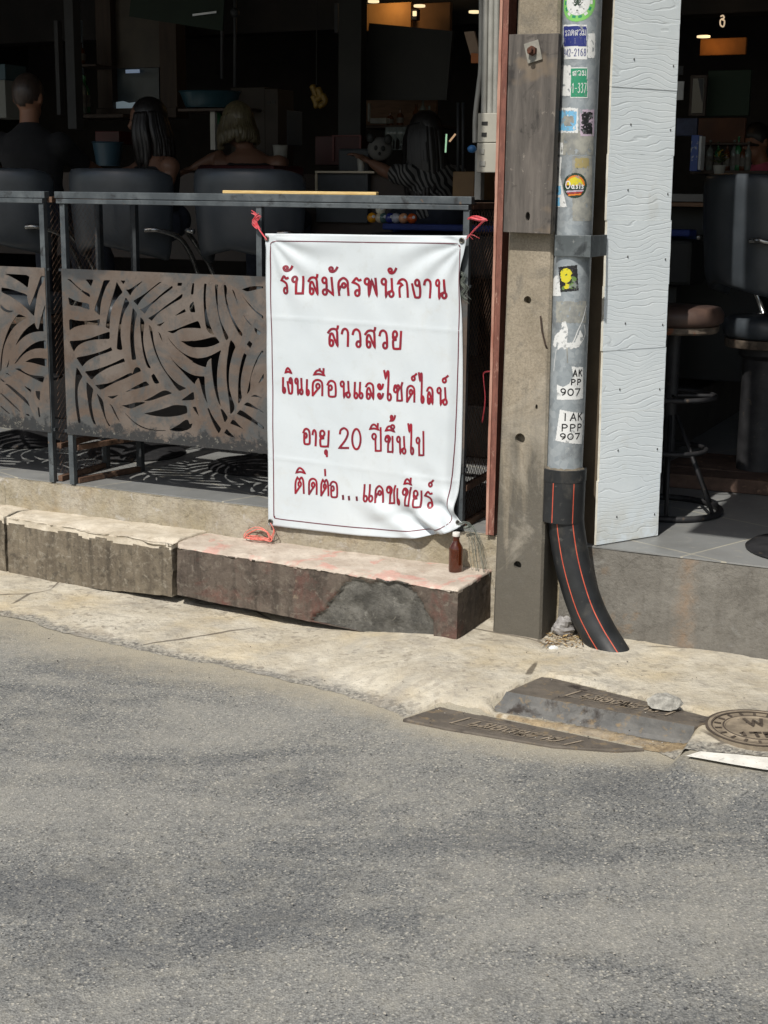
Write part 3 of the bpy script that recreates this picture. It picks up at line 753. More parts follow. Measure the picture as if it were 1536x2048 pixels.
# ------------------------------------------------------------ red batten, utility pole, board
k = NT('flaking_red_paint'); v = k.coord((1, 1, .25), world=True)
c = k.mix(k.ramp(k.noise(v, 40, 6, .7), .42, .6), lin(122, 78, 66), lin(100, 62, 52)); c = k.mix(k.mul(k.ramp(k.noise(v, 75, 6, .75), .58, .68), .7), c, lin(176, 142, 126))
k.color(c); k.set(Roughness=.8); k.bump(k.noise(v, 60, 6), .5, .006); M_RED = k.m
M_REDP = mat('worn_pink_paint', lin(172, 134, 118), lin(140, 92, 78), 30, rough=.85, stretch=(1, 1, .2), bump=(60, .5, .005), world=True)
m = MB(); nb = 60
for q in [(.444, .454, -.034, .055, 0), (.4542, .476, -.03, .05, 1)]:
    b = [P(q[0], q[2], FLOOR), P(q[1], q[2], FLOOR), P(q[1], q[3], FLOOR), P(q[0], q[3], FLOOR)]
    vs = []
    for j in range(nb+1):
        z = FLOOR+2.9*j/nb
        for i, p in enumerate(b):
            w = .0022*noise.noise(Vector((z*7, q[0]*40, i % 3)))+.0012*noise.noise(Vector((z*31, q[0]*40, i % 3)))
            vs.append(Vector((p.x, p.y, z))+TU*(w if i in (0, 3) else 0))
    fs = [(j*4+i, j*4+(i+1) % 4, j*4+4+(i+1) % 4, j*4+4+i) for j in range(nb) for i in range(4)]
    m.add(vs, fs+[(3, 2, 1, 0), tuple(nb*4+i for i in range(4))], 1-q[4])
tag(m.build('wooden_batten', [M_RED, M_REDP], loc=P(.46, .01, FLOOR)), 'tall thin batten of flaking reddish paint left of the concrete pole', 'batten')

def pole_mat():
    k = NT('pole_concrete'); v = k.coord(world=True)
    c = k.mix(k.ramp(k.noise(v, 5, 6, .6), .4, .64), lin(154, 142, 122), lin(174, 161, 140))
    c = k.mix(k.mul(k.ramp(k.noise(v, 130, 4, .75), .42, .66), .55), c, lin(116, 105, 89))
    c = k.mix(k.mul(k.ramp(k.noise(v, 90, 4, .75), .58, .7), .6), c, lin(184, 172, 152))
    sep = k.n('ShaderNodeSeparateXYZ'); k.l(v, sep.inputs[0])
    vv = k.coord((16, 16, 1.5), world=True)
    st = k.mul(sep.outputs['Z'], k.mul(k.noise(vv, 1.5, 5, .6), 1.7), 'SUBTRACT')     # splash dirt climbing in streaks from the road
    c = k.mix(k.mul(k.ramp(st, -.35, .15, True), .85), c, lin(92, 88, 80))
    c = k.mix(k.mul(k.ramp(k.noise(v, 9, 8, .75, .8), .52, .64), .55), c, lin(112, 107, 98)); c = k.mix(k.mul(k.ramp(k.noise(v, 30, 8, .8, .6), .60, .68), .5), c, lin(92, 88, 82)); c = k.mix(k.mul(k.ramp(k.noise(v, 3.1, 6, .7, .6), .55, .66), .4), c, lin(190, 180, 162))
    c = k.gain(c, (.76, .785, .82)); k.color(c); k.set(Roughness=.9); k.b.inputs['Specular IOR Level'].default_value = .2
    k.bump(k.noise(v, 130, 6, .75), .5, .004); k.bump(k.noise(v, 18, 5), .3, .01)
    return k.m
M_POLE = pole_mat()
pole = thing('utility_pole', 'square concrete utility pole with bolt holes beside the red batten', 'utility pole', P(.635, 0, 0))
def pu(z): t = z/2.25; return (.542+.026*t, .733-.015*t)
ztop = 3.27
def circ(cx, cz, r, n=14, sq=1): return [(cx+r*math.cos(2*math.pi*i/n), cz+sq*r*math.sin(2*math.pi*i/n)) for i in range(n)]
hol = []
for (px, py, r) in ((1055, 600, .014), (1040, 877, .019), (1035, 1130, .015), (1073, 814, .0045)):
    hu, hz = F(px, py, -.19); hol.append(circ(hu, hz, r, 14, 1.0 if r > .01 else 2.2))
l0, r0 = pu(-.1); l1, r1 = pu(ztop)
outer = [(l0+.008, -.1), (r0-.008, -.1), (r1-.008, ztop), (l1+.008, ztop)]
vs, fs = sheet_with_holes(outer, hol, .036)
m = MB(); m.add([P(x, -.172+w, z) for x, w, z in vs], fs)
b = [P(l0+.008, -.154, -.1), P(r0-.008, -.154, -.1), P(r0, -.146, -.1), P(r0, .17, -.1), P(l0, .17, -.1), P(l0, -.146, -.1)]
t = [P(l1+.008, -.154, ztop), P(r1-.008, -.154, ztop), P(r1, -.146, ztop), P(r1, .13, ztop), P(l1, .13, ztop), P(l1, -.146, ztop)]
m.quadbox(b, t)
for a_, b_, c_, d_ in ((l0+.008, l0, l1, l1+.008), (r0-.008, r0, r1, r1-.008)):   # chamfered arrises
    m.quadbox([P(a_, -.19, -.1), P(b_, -.18, -.1), P(b_, -.146, -.1), P(a_, -.15, -.1)], [P(d_, -.19, ztop), P(c_, -.18, ztop), P(c_, -.146, ztop), P(d_, -.15, ztop)])
m.build('shaft', M_POLE, pole)
m = MB(); q = [FW(1081, 632, -.2), FW(1084, 662, -.203), FW(1091, 690, -.198), FW(1097, 702, -.18)]; m.tube(q, .0032, 6)
m.build('steel_wire', mat('rusty_wire', lin(62, 50, 42), rough=.8), pole)

k = NT('weathered_grey_wood'); v = k.coord((1, 1, .12), world=True); v0 = k.coord(world=True)
c = k.mix(k.ramp(k.noise(v, 26, 6, .65, .4), .38, .64), lin(72, 68, 64), lin(106, 100, 94))
c = k.mix(k.mul(k.ramp(k.noise(v0, 9, 6, .6, .8), .55, .63), .8), c, lin(46, 43, 41))
c = k.mix(k.mul(k.ramp(k.noise(v0, 34, 6, .7, .5), .62, .70), .6), c, lin(150, 142, 132))
c = k.mix(k.mul(k.ramp(k.noise(v0, 6.5, 3), .58, .66), .5), c, lin(128, 112, 92))
c = k.gain(c, .85); k.color(c); k.set(Roughness=.85); k.bump(k.noise(v, 50, 6, .7), .5, .006); M_WOODG = k.m
bd = thing('wooden_board', 'grey weathered board bolted flat on the concrete pole', 'board', P(.646, -.22, 1.47))
u0, z1 = F(1018, 70, -.245); u1, _ = F(1117, 70, -.245); u2, z0 = F(1006, 464, -.245); u3, z0b = F(1100, 468, -.245)
slot = [(x, z) for x, z in circ(*F(1055, 433, -.245), .008, 14, 1.9)]
vs, fs = sheet_with_holes([(u2, z0), (u3, z0b), (u1, z1), (u0, z1+.002)], [slot], .03)
m = MB(); m.add([P(x, -.2285+w, z) for x, w, z in vs], fs); m.fbox(u2+.005, u1-.004, -.213, -.196, z0+.004, z1-.002); m.build('plank', M_WOODG, bd, bevel=.0015)
bu, bz = F(1066, 102, -.25)
M_GALV0 = mat('old_galvanised', lin(128, 126, 118), lin(150, 147, 138), 30, rough=.6, metal=.35, spots=[(lin(96, 76, 58), 40, .62, .72)])
m = MB(); ca, sa = math.cos(.26), math.sin(.26); m.obox(P(bu, -.2475, bz-.002), (TU*ca+Vector((0, 0, sa)))*.026, TV*.003, (-TU*sa+Vector((0, 0, ca)))*.033); m.build('washer', M_GALV0, bd, bevel=.001)
m = MB(); m.tube([P(bu, -.249, bz), P(bu-.001, -.266, bz)], .016, 6); m.tube([P(bu-.001, -.266, bz), P(bu-.001, -.285, bz-.001)], .0085, 10); m.build('bolt', mat('rust', lin(92, 58, 42), lin(66, 44, 36), 60, rough=.9, bump=(90, .5, .003)), bd)

# ------------------------------------------------------------ galvanised pipe, sleeve, bent black pipe
PC = (.777, -.13); PR = .066
def cyl(px, py, r=PR, cu=PC[0], cv=PC[1]):
    """where the sight line meets the upright pipe: angle and height"""
    c = P(cu, cv, 0); d = ray(px, py); o = EYEV-c
    a = d.x**2+d.y**2; b = o.x*d.x+o.y*d.y; cc = o.x**2+o.y**2-r*r; ds = b*b-a*cc
    s = (-b-math.sqrt(max(ds, 0)))/a; q = o+d*s; return math.atan2(q.dot(TV), q.dot(TU)), q.z
def cylp(ang, z, r=PR): return P(PC[0]+r*math.cos(ang), PC[1]+r*math.sin(ang), z)
k = NT('galvanised_steel'); v = k.coord(world=True)
vo = k.vor(v, 55); c = k.mix(k.ramp(vo.outputs['Color'], .2, .8), lin(142, 150, 155), lin(160, 167, 171))
c = k.mix(k.mul(k.ramp(k.noise(v, 11, 6, .7, .5), .52, .66), .6), c, lin(112, 116, 119)); c = k.mix(k.mul(k.ramp(k.noise(v, 34, 6, .75), .62, .72), .6), c, lin(196, 198, 196))
c = k.gain(c, 1.0); k.color(c); k.set(Roughness=.42, Metallic=.3); k.bump(k.noise(v, 40, 5), .15, .003); M_GALV = k.m
pipe = thing('galvanised_pipe', 'upright galvanised conduit covered with stickers beside the concrete pole', 'pipe', P(PC[0], PC[1], .6))
m = MB(); m.lathe([(PR, z) for z in (.60, 1.0, 1.5, 2.0, 2.6, 3.27)], P(PC[0], PC[1], 0), 40); m.build('tube', M_GALV, pipe, smooth='angle')
k2 = mat('dark_clamp_steel', lin(84, 90, 92), lin(104, 110, 112), 14, rough=.5, metal=.4, spots=[(lin(150, 152, 150), 30, .62, .70), (lin(60, 64, 66), 9, .55, .65)], bump=(40, .25, .003), world=True)
b0, z0_ = F(1126, 470, -.2); b1, z1_ = F(1200, 515, -.2)
m = MB(); m.fbox(.735, .842, -.2045, -.1985, z1_, z0_); m.fbox(.842, .866, -.2065, -.1965, z1_-.001, z0_+.001); m.fbox(.8625, .866, -.1965, -.02, z1_, z0_); m.build('clamp', k2, pipe, bevel=.002)

M_HDPE = mat('black_plastic_pipe', lin(27, 29, 31), lin(42, 44, 46), 8, rough=.48, spots=[(lin(92, 90, 86), 26, .62, .74), (lin(64, 62, 58), 7, .56, .7)], bump=(30, .12, .004), world=True)
M_STRIPE = mat('orange_stripe', lin(176, 74, 54), lin(196, 96, 72), 30, rough=.6, spots=[(lin(120, 70, 56), 40, .6, .7)], world=True)
slv = thing('pipe_sleeve', 'black plastic sleeve with two thin orange lines around the pipe foot', 'pipe sleeve', P(PC[0], PC[1], .44))
SR = .079
m = MB(); m.lathe([(SR-.006, .452), (SR, .454), (SR, .602), (SR+.0018, .603), (SR+.0018, .646), (SR-.002, .648), (SR-.007, .645), (SR-.007, .60)], P(PC[0], PC[1], 0), 44); m.build('sleeve', M_HDPE, slv, smooth='angle')
for px in (1106, 1147):
    a, _ = cyl(px, 990, SR); m = MB(); m.add([cylp(a-.022, .456, SR+.0008), cylp(a+.022, .456, SR+.0008), cylp(a+.022, .601, SR+.0008), cylp(a-.022, .601, SR+.0008)], [(0, 1, 2, 3)]); m.build('orange_line', M_STRIPE, slv)
m = MB(); nn = 40; vs = []
for i in range(nn+1):
    a = 2*math.pi*i/nn; w = .006*noise.noise(Vector((math.cos(a)*3, math.sin(a)*3, 1)))+.004*noise.noise(Vector((math.cos(a)*9, math.sin(a)*9, 1)))
    vs += [cylp(a, .652+w, PR+.0005), cylp(a, .644, SR-.006)]
m.add(vs, [(2*i, 2*i+1, 2*i+3, 2*i+2) for i in range(nn)]); m.build('mortar_seal', mat('old_sealant', lin(120, 112, 98), lin(92, 86, 76), 40, rough=.9, bump=(90, .5, .004)), slv)
bent = thing('bent_pipe', 'black plastic pipe with orange stripes curving down into the pavement', 'pipe', P(.85, -.1, 0))
path = [FW(1131, 1030, -.13), FW(1134, 1062, -.13), FW(1142, 1112, -.131), FW(1155, 1164, -.133), FW(1173, 1217, -.136), FW(1195, 1262, -.145), FW(1213, 1292, -.155), FW(1232, 1322, -.17)]
path = [Vector(q) for q in smooth_line(path, 6)]
m = MB(); frm = m.tube(path, .0655, 36, up=-TV); m.build('hose', M_HDPE, bent, smooth='angle')
toC = (EYEV-path[20]).normalized()
for off in (.18, -.70):
    vs = []
    for p_, n_, b_ in frm:
        for da in (-.028, .028):
            a = off+da; vs.append(p_+(n_*math.cos(a)+b_*math.sin(a))*.0662)
    m = MB(); m.add(vs, [(2*i, 2*i+1, 2*i+3, 2*i+2) for i in range(len(frm)-1)]); m.build('orange_line', M_STRIPE, bent)

# ------------------------------------------------------------ white clad column
k = NT('white_wood_grain_board'); g = k.n('ShaderNodeObjectInfo'); tc = k.n('ShaderNodeNewGeometry')
off = k.n('ShaderNodeVectorMath', operation='MULTIPLY_ADD'); cmb = k.n('ShaderNodeCombineXYZ')
rnd = k.mul(g.outputs['Random'], 37.0)
for i in range(3): k.l(rnd, cmb.inputs[i])
off.inputs[1].default_value = (1, 1, 1); k.l(tc.outputs['Position'], off.inputs[0]); k.l(cmb.outputs[0], off.inputs[2])
mp = k.n('ShaderNodeMapping'); mp.inputs['Scale'].default_value = (1.0, 1.0, 2.3); k.l(off.outputs[0], mp.inputs['Vector'])
n1_ = k.noise(mp.outputs[0], 3.4, 2, .4, .25); n2_ = k.noise(mp.outputs[0], 9, 2, .5, .4)
sep = k.n('ShaderNodeSeparateXYZ'); k.l(off.outputs[0], sep.inputs[0])
h = k.mul(k.mul(sep.outputs['Z'], 105.0), k.mul(k.mul(n1_, 15.0), k.mul(n2_, 2.2), 'ADD'), 'ADD')
sn = k.n('ShaderNodeMath', operation='PINGPONG'); k.l(h, sn.inputs[0]); sn.inputs[1].default_value = 1.0
brk = k.noise(k.coord((8, 8, 30), world=True), 2, 3, .6)
groove = k.ramp(k.mul(sn.outputs[0], k.mul(brk, .34), 'SUBTRACT'), -.14, .06)
vv = k.coord(world=True)
c = k.mix(k.ramp(k.noise(vv, 6, 4), .4, .7), lin(218, 227, 232), lin(225, 233, 237))
c = k.mix(k.mul(k.ramp(groove, 0, .5, True), .14), c, lin(150, 152, 152))
sz = k.n('ShaderNodeSeparateXYZ'); k.l(vv, sz.inputs[0])
c = k.mix(k.mul(k.mul(k.ramp(sz.outputs['Z'], .36, .52, True), k.ramp(k.noise(vv, 12, 5, .6), .4, .62)), .5), c, lin(168, 158, 128))
c = k.mix(k.mul(k.ramp(k.noise(vv, 5, 6, .6), .62, .74), .35), c, lin(184, 178, 160))
k.color(c); k.set(Roughness=.55); k.bump(groove, .28, .003); k.bump(k.noise(k.coord((3, 3, 20), world=True), 20, 4), .12, .002); M_WPLANK = k.m
M_WEDGE = mat('white_board_edge', lin(224, 222, 212), lin(206, 202, 188), 18, rough=.7, world=True)
M_NAIL = mat('nail_head', lin(84, 86, 86), rough=.6, metal=.5)
colm = thing('clad_column', 'column clad with white wood grain boards between the pipe and the right bay', 'column', P(.95, .12, FLOOR))
A2 = Vector(P(.868, -.01, 0)); B2 = Vector(P(1.028, .256, 0)); ex = (B2-A2).normalized(); ey = Vector((-ex.y, ex.x, 0))
colW = (B2-A2).length
def colpx(px, py):
    nn = ey; d = ray(px, py); q = EYEV+d*((A2-EYEV).dot(nn)/d.dot(nn)); return ((q-A2).dot(ex), q.z)
joints = [colpx(1219, 33)[1], colpx(1216, 172)[1], colpx(1211, 307)[1], colpx(1206, 441)[1], colpx(1200, 573)[1], colpx(1196, 703)[1], colpx(1192, 830)[1], colpx(1190, 963)[1]]
pitch = (joints[0]-joints[-1])/7
zs = [3.27, joints[0]+3*pitch, joints[0]+2*pitch, joints[0]+pitch]+joints+[FLOOR+.004]
zs = [z for z in zs if z <= 3.27]
b = [A2+ex*.012+ey*.006, B2-ex*.012+ey*.006, B2-ex*.012+ey*.15, A2+ex*.012+ey*.15]
m = MB(); LEAN = lambda z: TU*(-.0115*(z-FLOOR))
m.quadbox([q+Vector((0, 0, FLOOR)) for q in b], [q+Vector((0, 0, 3.27))+LEAN(3.27) for q in b]); m.build('core', mat('beige_column_core', lin(112, 100, 82), lin(92, 82, 68), 6, rough=.85), colm)
R3 = random.Random(3)
for i in range(len(zs)-1):
    hi, lo = zs[i]-.0002, zs[i+1]+.0002; sx = R3.uniform(-.004, .004); th = .010+R3.uniform(0, .002)
    m = MB(); nz = 24; vs = []
    for j in range(nz+1):
        z = lo+(hi-lo)*j/nz
        e = .0012*noise.noise(Vector((z*23, i, 0))); e2 = .0012*noise.noise(Vector((z*23, i, 5)))
        for (x, y) in ((sx+e, 0), (colW+sx+e2, 0), (colW+sx+e2, th), (sx+e, th)):
            vs.append(A2+ex*x-ey*(th-.004)+ey*y+Vector((0, 0, z))+LEAN(z))
    fs = []; mi = []
    for j in range(nz):
        for q in range(4):
            fs.append((j*4+q, j*4+(q+1) % 4, j*4+4+(q+1) % 4, j*4+4+q)); mi.append(1 if q == 3 else 0)
    fs += [(3, 2, 1, 0), tuple(nz*4+q for q in range(4))]; mi += [1, 1]
    o = len(m.f); m.add(vs, fs); m.mi[o:] = mi
    pl_ = m.build('board', [M_WPLANK, M_WEDGE], colm)
    m = MB(); zc = lo+(hi-lo)*(.42+R3.uniform(-.06, .06))
    for x in (.095+R3.uniform(-.01, .01), colW-.022):
        zc2 = zc-(.012 if x > .2 else 0); cpt = A2+ex*x-ey*(th-.0038); m.ball(cpt+LEAN(zc2)+Vector((0, 0, zc2)), (.003, .003, .0045), 8, 6)
    m.build('nail_head', M_NAIL, pl_)
# ------------------------------------------------------------ stroke lettering
def E_(cx, cy, rx, ry, a0=0, a1=360, n=18):
    return [(cx+rx*math.cos(math.radians(a0+(a1-a0)*i/n)), cy+ry*math.sin(math.radians(a0+(a1-a0)*i/n))) for i in range(n+1)]
def c2(p): return [p, p]
GL = {
 'ro': [[(1, .90), (.72, .87), (.45, .99), (.2, .89), (0, .76), (0, .76), (.45, .68), (.76, .56), (.84, .36), (.82, .18)], E_(.58, .16, .27, .16)],
 'bo': [E_(.2, .84, .2, .16), [(.38, .84), (.36, .6), (.38, 0), (.38, 0), (1, 0), (1, 0), (1, 1)]],
 'so': [[(1, 1), (.95, .88), (.82, .83), (.55, .86), (.25, .82), (0, .66)], [(.82, .83), (.91, .7), (.93, .4), (.95, 0), (.95, 0), (.66, .34), (.45, .60), (.26, .60), (.15, .42), (.15, .15)], E_(.33, .15, .18, .15)],
 'mo': [E_(.2, .84, .2, .16), [(.38, .84), (.4, .55), (.36, .3), (.3, .26)], E_(.2, .15, .2, .15), [(.36, .3), (.52, .26), (1, 0), (1, 0), (.88, 1)]],
 'ko': [[(.08, 0), (.02, .5), (.1, .82), (.5, 1), (.88, .82), (.94, .5), (1, 0)], E_(.54, .57, .17, .13), [(.38, .57), (.2, .46), (.1, .3)]],
 'pho': [E_(.18, .83, .18, .17), [(.34, .83), (.30, .6), (.34, 0), (.34, 0), (.56, .92), (.56, .92), (.97, 0), (.97, 0), (.86, 1)]],
 'no': [E_(.18, .84, .18, .16), [(.34, .84), (.34, .6), (.36, 0), (.36, 0), (.5, .22), (.82, .32)], E_(.82, .16, .18, .16), [(.82, 1), (.86, .5), (.9, .28)]],
 'ko_kai': [[(.2, 0), (.14, .45), (.24, .6), (.42, .68), (.42, .68), (.25, .77), (0, .77), (0, .77), (.16, .93), (.5, 1), (.84, .86), (.95, .5), (.97, 0)]],
 'ngo': [E_(.66, .83, .26, .17), [(.9, .83), (.98, .5), (.95, .15), (.82, 0), (.4, 0), (.27, .1), (0, .76)]],
 'aa': [[(0, .72), (.14, .92), (.48, 1), (.82, .88), (.9, .6), (.84, 0)]],
 'wo': [[(0, .72), (.14, .92), (.48, 1), (.84, .86), (.95, .5), (.94, .16)], E_(.7, .16, .25, .16)],
 'yo': [E_(.28, .82, .24, .18), [(.06, .78), (.04, .66), (.14, .54), (.5, .52), (.5, .52), (.16, .49), (.05, .4), (.08, .08), (.2, 0), (.8, 0), (.92, .1), (1, .98)]],
 'e': [[(.22, 1), (.16, .5), (.1, .2)], E_(.55, .17, .45, .17)],
 'i': [[(0, .12), (.18, .75), (.42, 1), (.75, .62), (1, 0), (1, 0), (.5, .25), (0, .12), (0, .12)]],
 'ii': [[(0, .12), (.22, .7), (.5, .85), (.78, .5), (1, 0), (1, 0), (.5, .2), (0, .12), (0, .12)], [(.9, .25), (.94, 1)]],
 'uue': [[(0, .12), (.22, .62), (.5, .75), (.8, .48), (1, 0), (1, 0), (.5, .18), (0, .12), (0, .12)], [(.56, .7), (.56, 1)], [(.92, .25), (.94, 1)]],
 'ue': [[(0, .14), (.2, .62), (.48, .78), (.74, .5), (1, 0), (1, 0), (.5, .22), (0, .14), (0, .14)], E_(.8, .68, .2, .28)],
 'do': [[(.02, 0), (.02, .68), (.16, .92), (.5, 1), (.84, .9), (.95, .66), (.95, 0)], [(.02, 0), (.3, .24), (.58, .46)], E_(.52, .6, .17, .15)],
 'to': [[(.02, 0), (.03, .68), (.24, 1), (.24, 1), (.48, .84), (.48, .84), (.7, 1), (.9, .76), (.97, 0)], [(.02, 0), (.3, .24), (.58, .46)], E_(.5, .58, .15, .15)],
 'oo': [[(0, .74), (.18, .94), (.48, 1), (.84, .88), (.95, .6), (.97, .16), (.86, 0), (.3, 0), (.16, .12), (.14, .5)], E_(.33, .56, .19, .15)],
 'lo': [[(0, .78), (.2, .95), (.5, 1), (.82, .9), (.93, .66), (.95, 0), (.95, 0), (.64, .4), (.42, .68), (.24, .66), (.13, .46), (.14, .16)], E_(.33, .16, .2, .16)],
 'a': [E_(.25, .87, .24, .13), [(.04, .86), (.2, .7), (.5, .65), (.85, .78), (1, 1)], E_(.25, .22, .24, .13), [(.04, .21), (.2, .05), (.5, 0), (.85, .13), (1, .35)]],
 'han': [E_(.22, .64, .21, .36), [(.02, .55), (.15, .12), (.45, 0), (.75, .3), (1, 1)]],
 'ai': [[(0, 1), (.22, .74), (.22, .74), (.42, .95), (.58, .97), (.62, .85), (.6, .5), (.52, .12)], E_(.76, .11, .24, .11)],
 'soo': [E_(.2, .6, .18, .14), [(.02, .6), (.1, .82), (.26, .84), (.34, .76), (.34, .76), (.48, .86), (.62, .76), (.54, .6), (.42, .45), (.4, 0), (.4, 0), (.86, 0), (.92, .1), (.84, .72), (.95, 1)]],
 'kar': [E_(.33, .32, .31, .30), [(.3, .62), (.62, .74), (1, 1)]],
 'u': [E_(.45, .68, .42, .32), [(.86, .68), (.88, .3), (.9, 0)]],
 '2': [[(.06, .72), (.14, .9), (.5, 1), (.86, .88), (.9, .66), (.6, .36), (0, 0), (0, 0), (1, 0)]],
 '0': [E_(.5, .5, .5, .5, 90, 450, 24)],
 'po': [E_(.2, .62, .2, .12), [(.38, .62), (.34, .45), (.36, 0), (.36, 0), (.86, 0), (.92, .05), (.9, 1)]],
 'kho': [E_(.22, .76, .20, .14), [(.02, .76), (.12, .94), (.38, 1), (.62, .86), (.55, .66), (.38, .48), (.36, 0), (.36, 0), (.84, 0), (.93, .08), (.92, .95)]],
 'cho': [E_(.22, .74, .20, .15), [(.02, .74), (.12, .9), (.36, .95), (.6, .82), (.54, .62), (.38, .45), (.3, 0), (.3, 0), (.74, 0), (.8, .08), (.86, .72), (1, 1)]],
 'tho': [E_(.26, .72, .2, .28), [(.28, .44), (.05, .08), (.05, .08), (.55, .14), (.86, .5), (1, 1)]],
 'ek': [[(.1, 1), (.9, 0)]],
 'th': [[(0, .76), (.2, .95), (.5, 1), (.84, .86), (.95, .5), (.95, 0)], E_(.3, .14, .2, .14), [(.14, .24), (.2, .45), (.4, .6)]],
 'uu': [E_(.3, .7, .3, .3), [(.5, .5), (.55, 0), (.55, 0), (1, 0), (1, 0), (1, 1)]],
 'I': [[(.5, 0), (.5, 1)]], 'A': [[(0, 0), (.5, 1), (.5, 1), (1, 0)], [(.2, .36), (.8, .36)]], 'K': [[(.1, 0), (.1, 1)], [(.9, 1), (.1, .45)], [(.35, .58), (.95, 0)]],
 'P': [[(.1, 0), (.1, 1), (.1, 1), (.6, 1), (.92, .76), (.6, .5), (.1, .5)]], '9': [E_(.5, .7, .42, .3), [(.92, .7), (.85, .3), (.4, 0)]], '7': [[(0, 1), (1, 1), (1, 1), (.35, 0)]],
 '4': [[(.75, 0), (.75, 1), (.75, 1), (0, .3), (0, .3), (1, .3)]], '1': [[(.2, .8), (.55, 1), (.55, 1), (.55, 0)]], '6': [E_(.5, .3, .42, .3), [(.08, .3), (.2, .75), (.7, 1)]], '8': [E_(.5, .74, .34, .26), E_(.5, .25, .42, .25)],
 '3': [[(.05, .9), (.5, 1), (.85, .8), (.45, .55), (.45, .55), (.92, .3), (.5, 0), (.05, .1)]], '5': [[(.9, 1), (.2, 1), (.2, 1), (.15, .58), (.15, .58), (.6, .62), (.92, .3), (.5, 0), (.08, .1)]],
 '-': [[(.1, .45), (.9, .45)]], 'O': [E_(.5, .5, .45, .5)], 'a_': [E_(.42, .4, .36, .36), [(.8, .76), (.8, .1), (1, .05)]], 's_': [[(.85, .7), (.45, .8), (.2, .62), (.75, .35), (.55, .05), (.1, .12)]], 'i_': [[(.5, .7), (.5, .0)], [(.5, .95), (.5, 1)]],
 'W': [[(0, 1), (.25, 0), (.25, 0), (.5, .8), (.5, .8), (.75, 0), (.75, 0), (1, 1)]], 'T': [[(0, 1), (1, 1)], [(.5, 1), (.5, 0)]], 'L': [[(.1, 1), (.1, 0), (.1, 0), (1, 0)]], 'E': [[(1, 1), (.1, 1), (.1, 1), (.1, 0), (.1, 0), (1, 0)], [(.1, .5), (.8, .5)]],
}
def stroke(m, pts, w, fn, mi=0, cap=True):
    """a flat ribbon of half width w along 2-D points; fn maps 2-D to the surface"""
    pts = [Vector(p) for p in pts]
    q = [pts[0]]
    for p in pts[1:]:
        if (p-q[-1]).length > w*.12: q.append(p)
    if len(q) < 2: return
    closed = (q[0]-q[-1]).length < w*.3
    if cap and not closed:
        q[0] = q[0]-(q[1]-q[0]).normalized()*w*.6; q[-1] = q[-1]+(q[-1]-q[-2]).normalized()*w*.6
    vs = []; n = len(q)
    for i in range(n):
        t1 = (q[i]-q[i-1]).normalized() if i > 0 else (q[0]-q[-2]).normalized() if closed else None
        t2 = (q[i+1]-q[i]).normalized() if i < n-1 else (q[1]-q[0]).normalized() if closed else None
        if t1 is None: t = t2; k = 1
        elif t2 is None: t = t1; k = 1
        else:
            t = (t1+t2); t = t.normalized() if t.length > .2 else t1; k = min(1.7, 1/max(.3, t.dot(t1)))
        nn = Vector((-t.y, t.x)); vs += [fn(q[i]-nn*w*k), fn(q[i]+nn*w*k)]
    m.add(vs, [(2*i, 2*i+1, 2*i+3, 2*i+2) for i in range(n-1)], mi)
def glyph(m, name, x0, x1, yb, yt, w, fn, mi=0):
    """glyph centre lines fitted to the outer box x0..x1, yb (bottom)..yt (top); coordinates as fn takes them"""
    sgn = 1 if yt > yb else -1
    X0, X1, Y0, Y1 = x0+w, x1-w, yb+sgn*w, yt-sgn*w
    for st in GL[name]:
        p = smooth_line(st, 6) if len(st) < 19 else st
        stroke(m, [(X0+x*(X1-X0), Y0+y*(Y1-Y0)) for x, y in p], w, fn, mi)

# ------------------------------------------------------------ banner
BV = -.037
def bdisp(u, z):
    s = (u+.521)/.857; t = (z-.29)/1.15
    d = .010*math.sin(2.6*s+.8)*math.sin(2.2*t+.5)
    for cu, cz, sg in ((-.50, 1.43, 1), (.335, 1.43, 1), (.32, .31, 1.2)):       # tension folds running out of the tied corners
        dx, dz = u-cu, z-cz; r = math.hypot(dx, dz); th = math.atan2(dz, dx)
        d += sg*.0045*math.sin(th*13+2*noise.noise(Vector((r*4, cu, 0))))*math.exp(-((r-.17)/.16)**2)
    d += .0035*noise.noise(Vector((u*5+z*2.5, z*3.5, 1)))+.0022*noise.noise(Vector((u*13+z*6, z*8, 4)))
    for zc, sl in ((1.113, -.02), (.545, -.03)):                                 # the horizontal creases it was folded along
        e = (z-(zc+sl*(u+.1)))/.006
        if abs(e) < 4: d -= .0034*math.exp(-abs(e)*1.2)*(.6+.5*noise.noise(Vector((u*6, zc, 2))))
    e = (u+.085)/.006
    if abs(e) < 4: d -= .0024*math.exp(-abs(e)*1.2)*(.6+.6*noise.noise(Vector((3, z*5, 2))))
    e = (u-.15-.03*z)/.007
    if abs(e) < 4: d -= .0014*math.exp(-abs(e))*max(0, noise.noise(Vector((7, z*4, 2)))*2)
    # the slack lower right corner
    w = math.exp(-(((u-.26)/.17)**2+((z-.36)/.10)**2))
    d -= .030*w*(.5+1.0*math.sin((z-.36)*52+(u-.2)*30))
    w3 = math.exp(-(((u-.16)/.16)**2+((z-.40-.35*(u-.16))/.025)**2)); d += .012*w3
    w2 = math.exp(-(((u-.02)/.10)**2+((z-.37)/.09)**2)); d += .009*w2*math.sin((u*26+z*30))
    if u > .27: d += .022*sst((u-.27)/.06)*sst((1.38-z)/.2)*sst((z-.42)/.15)      # right hem turned back
    return min(BV+d, -.0185)
def bpt(px, py, off=0.0):
    u, z = F(px, py, BV); return P(u, bdisp(u, z)-off, z)
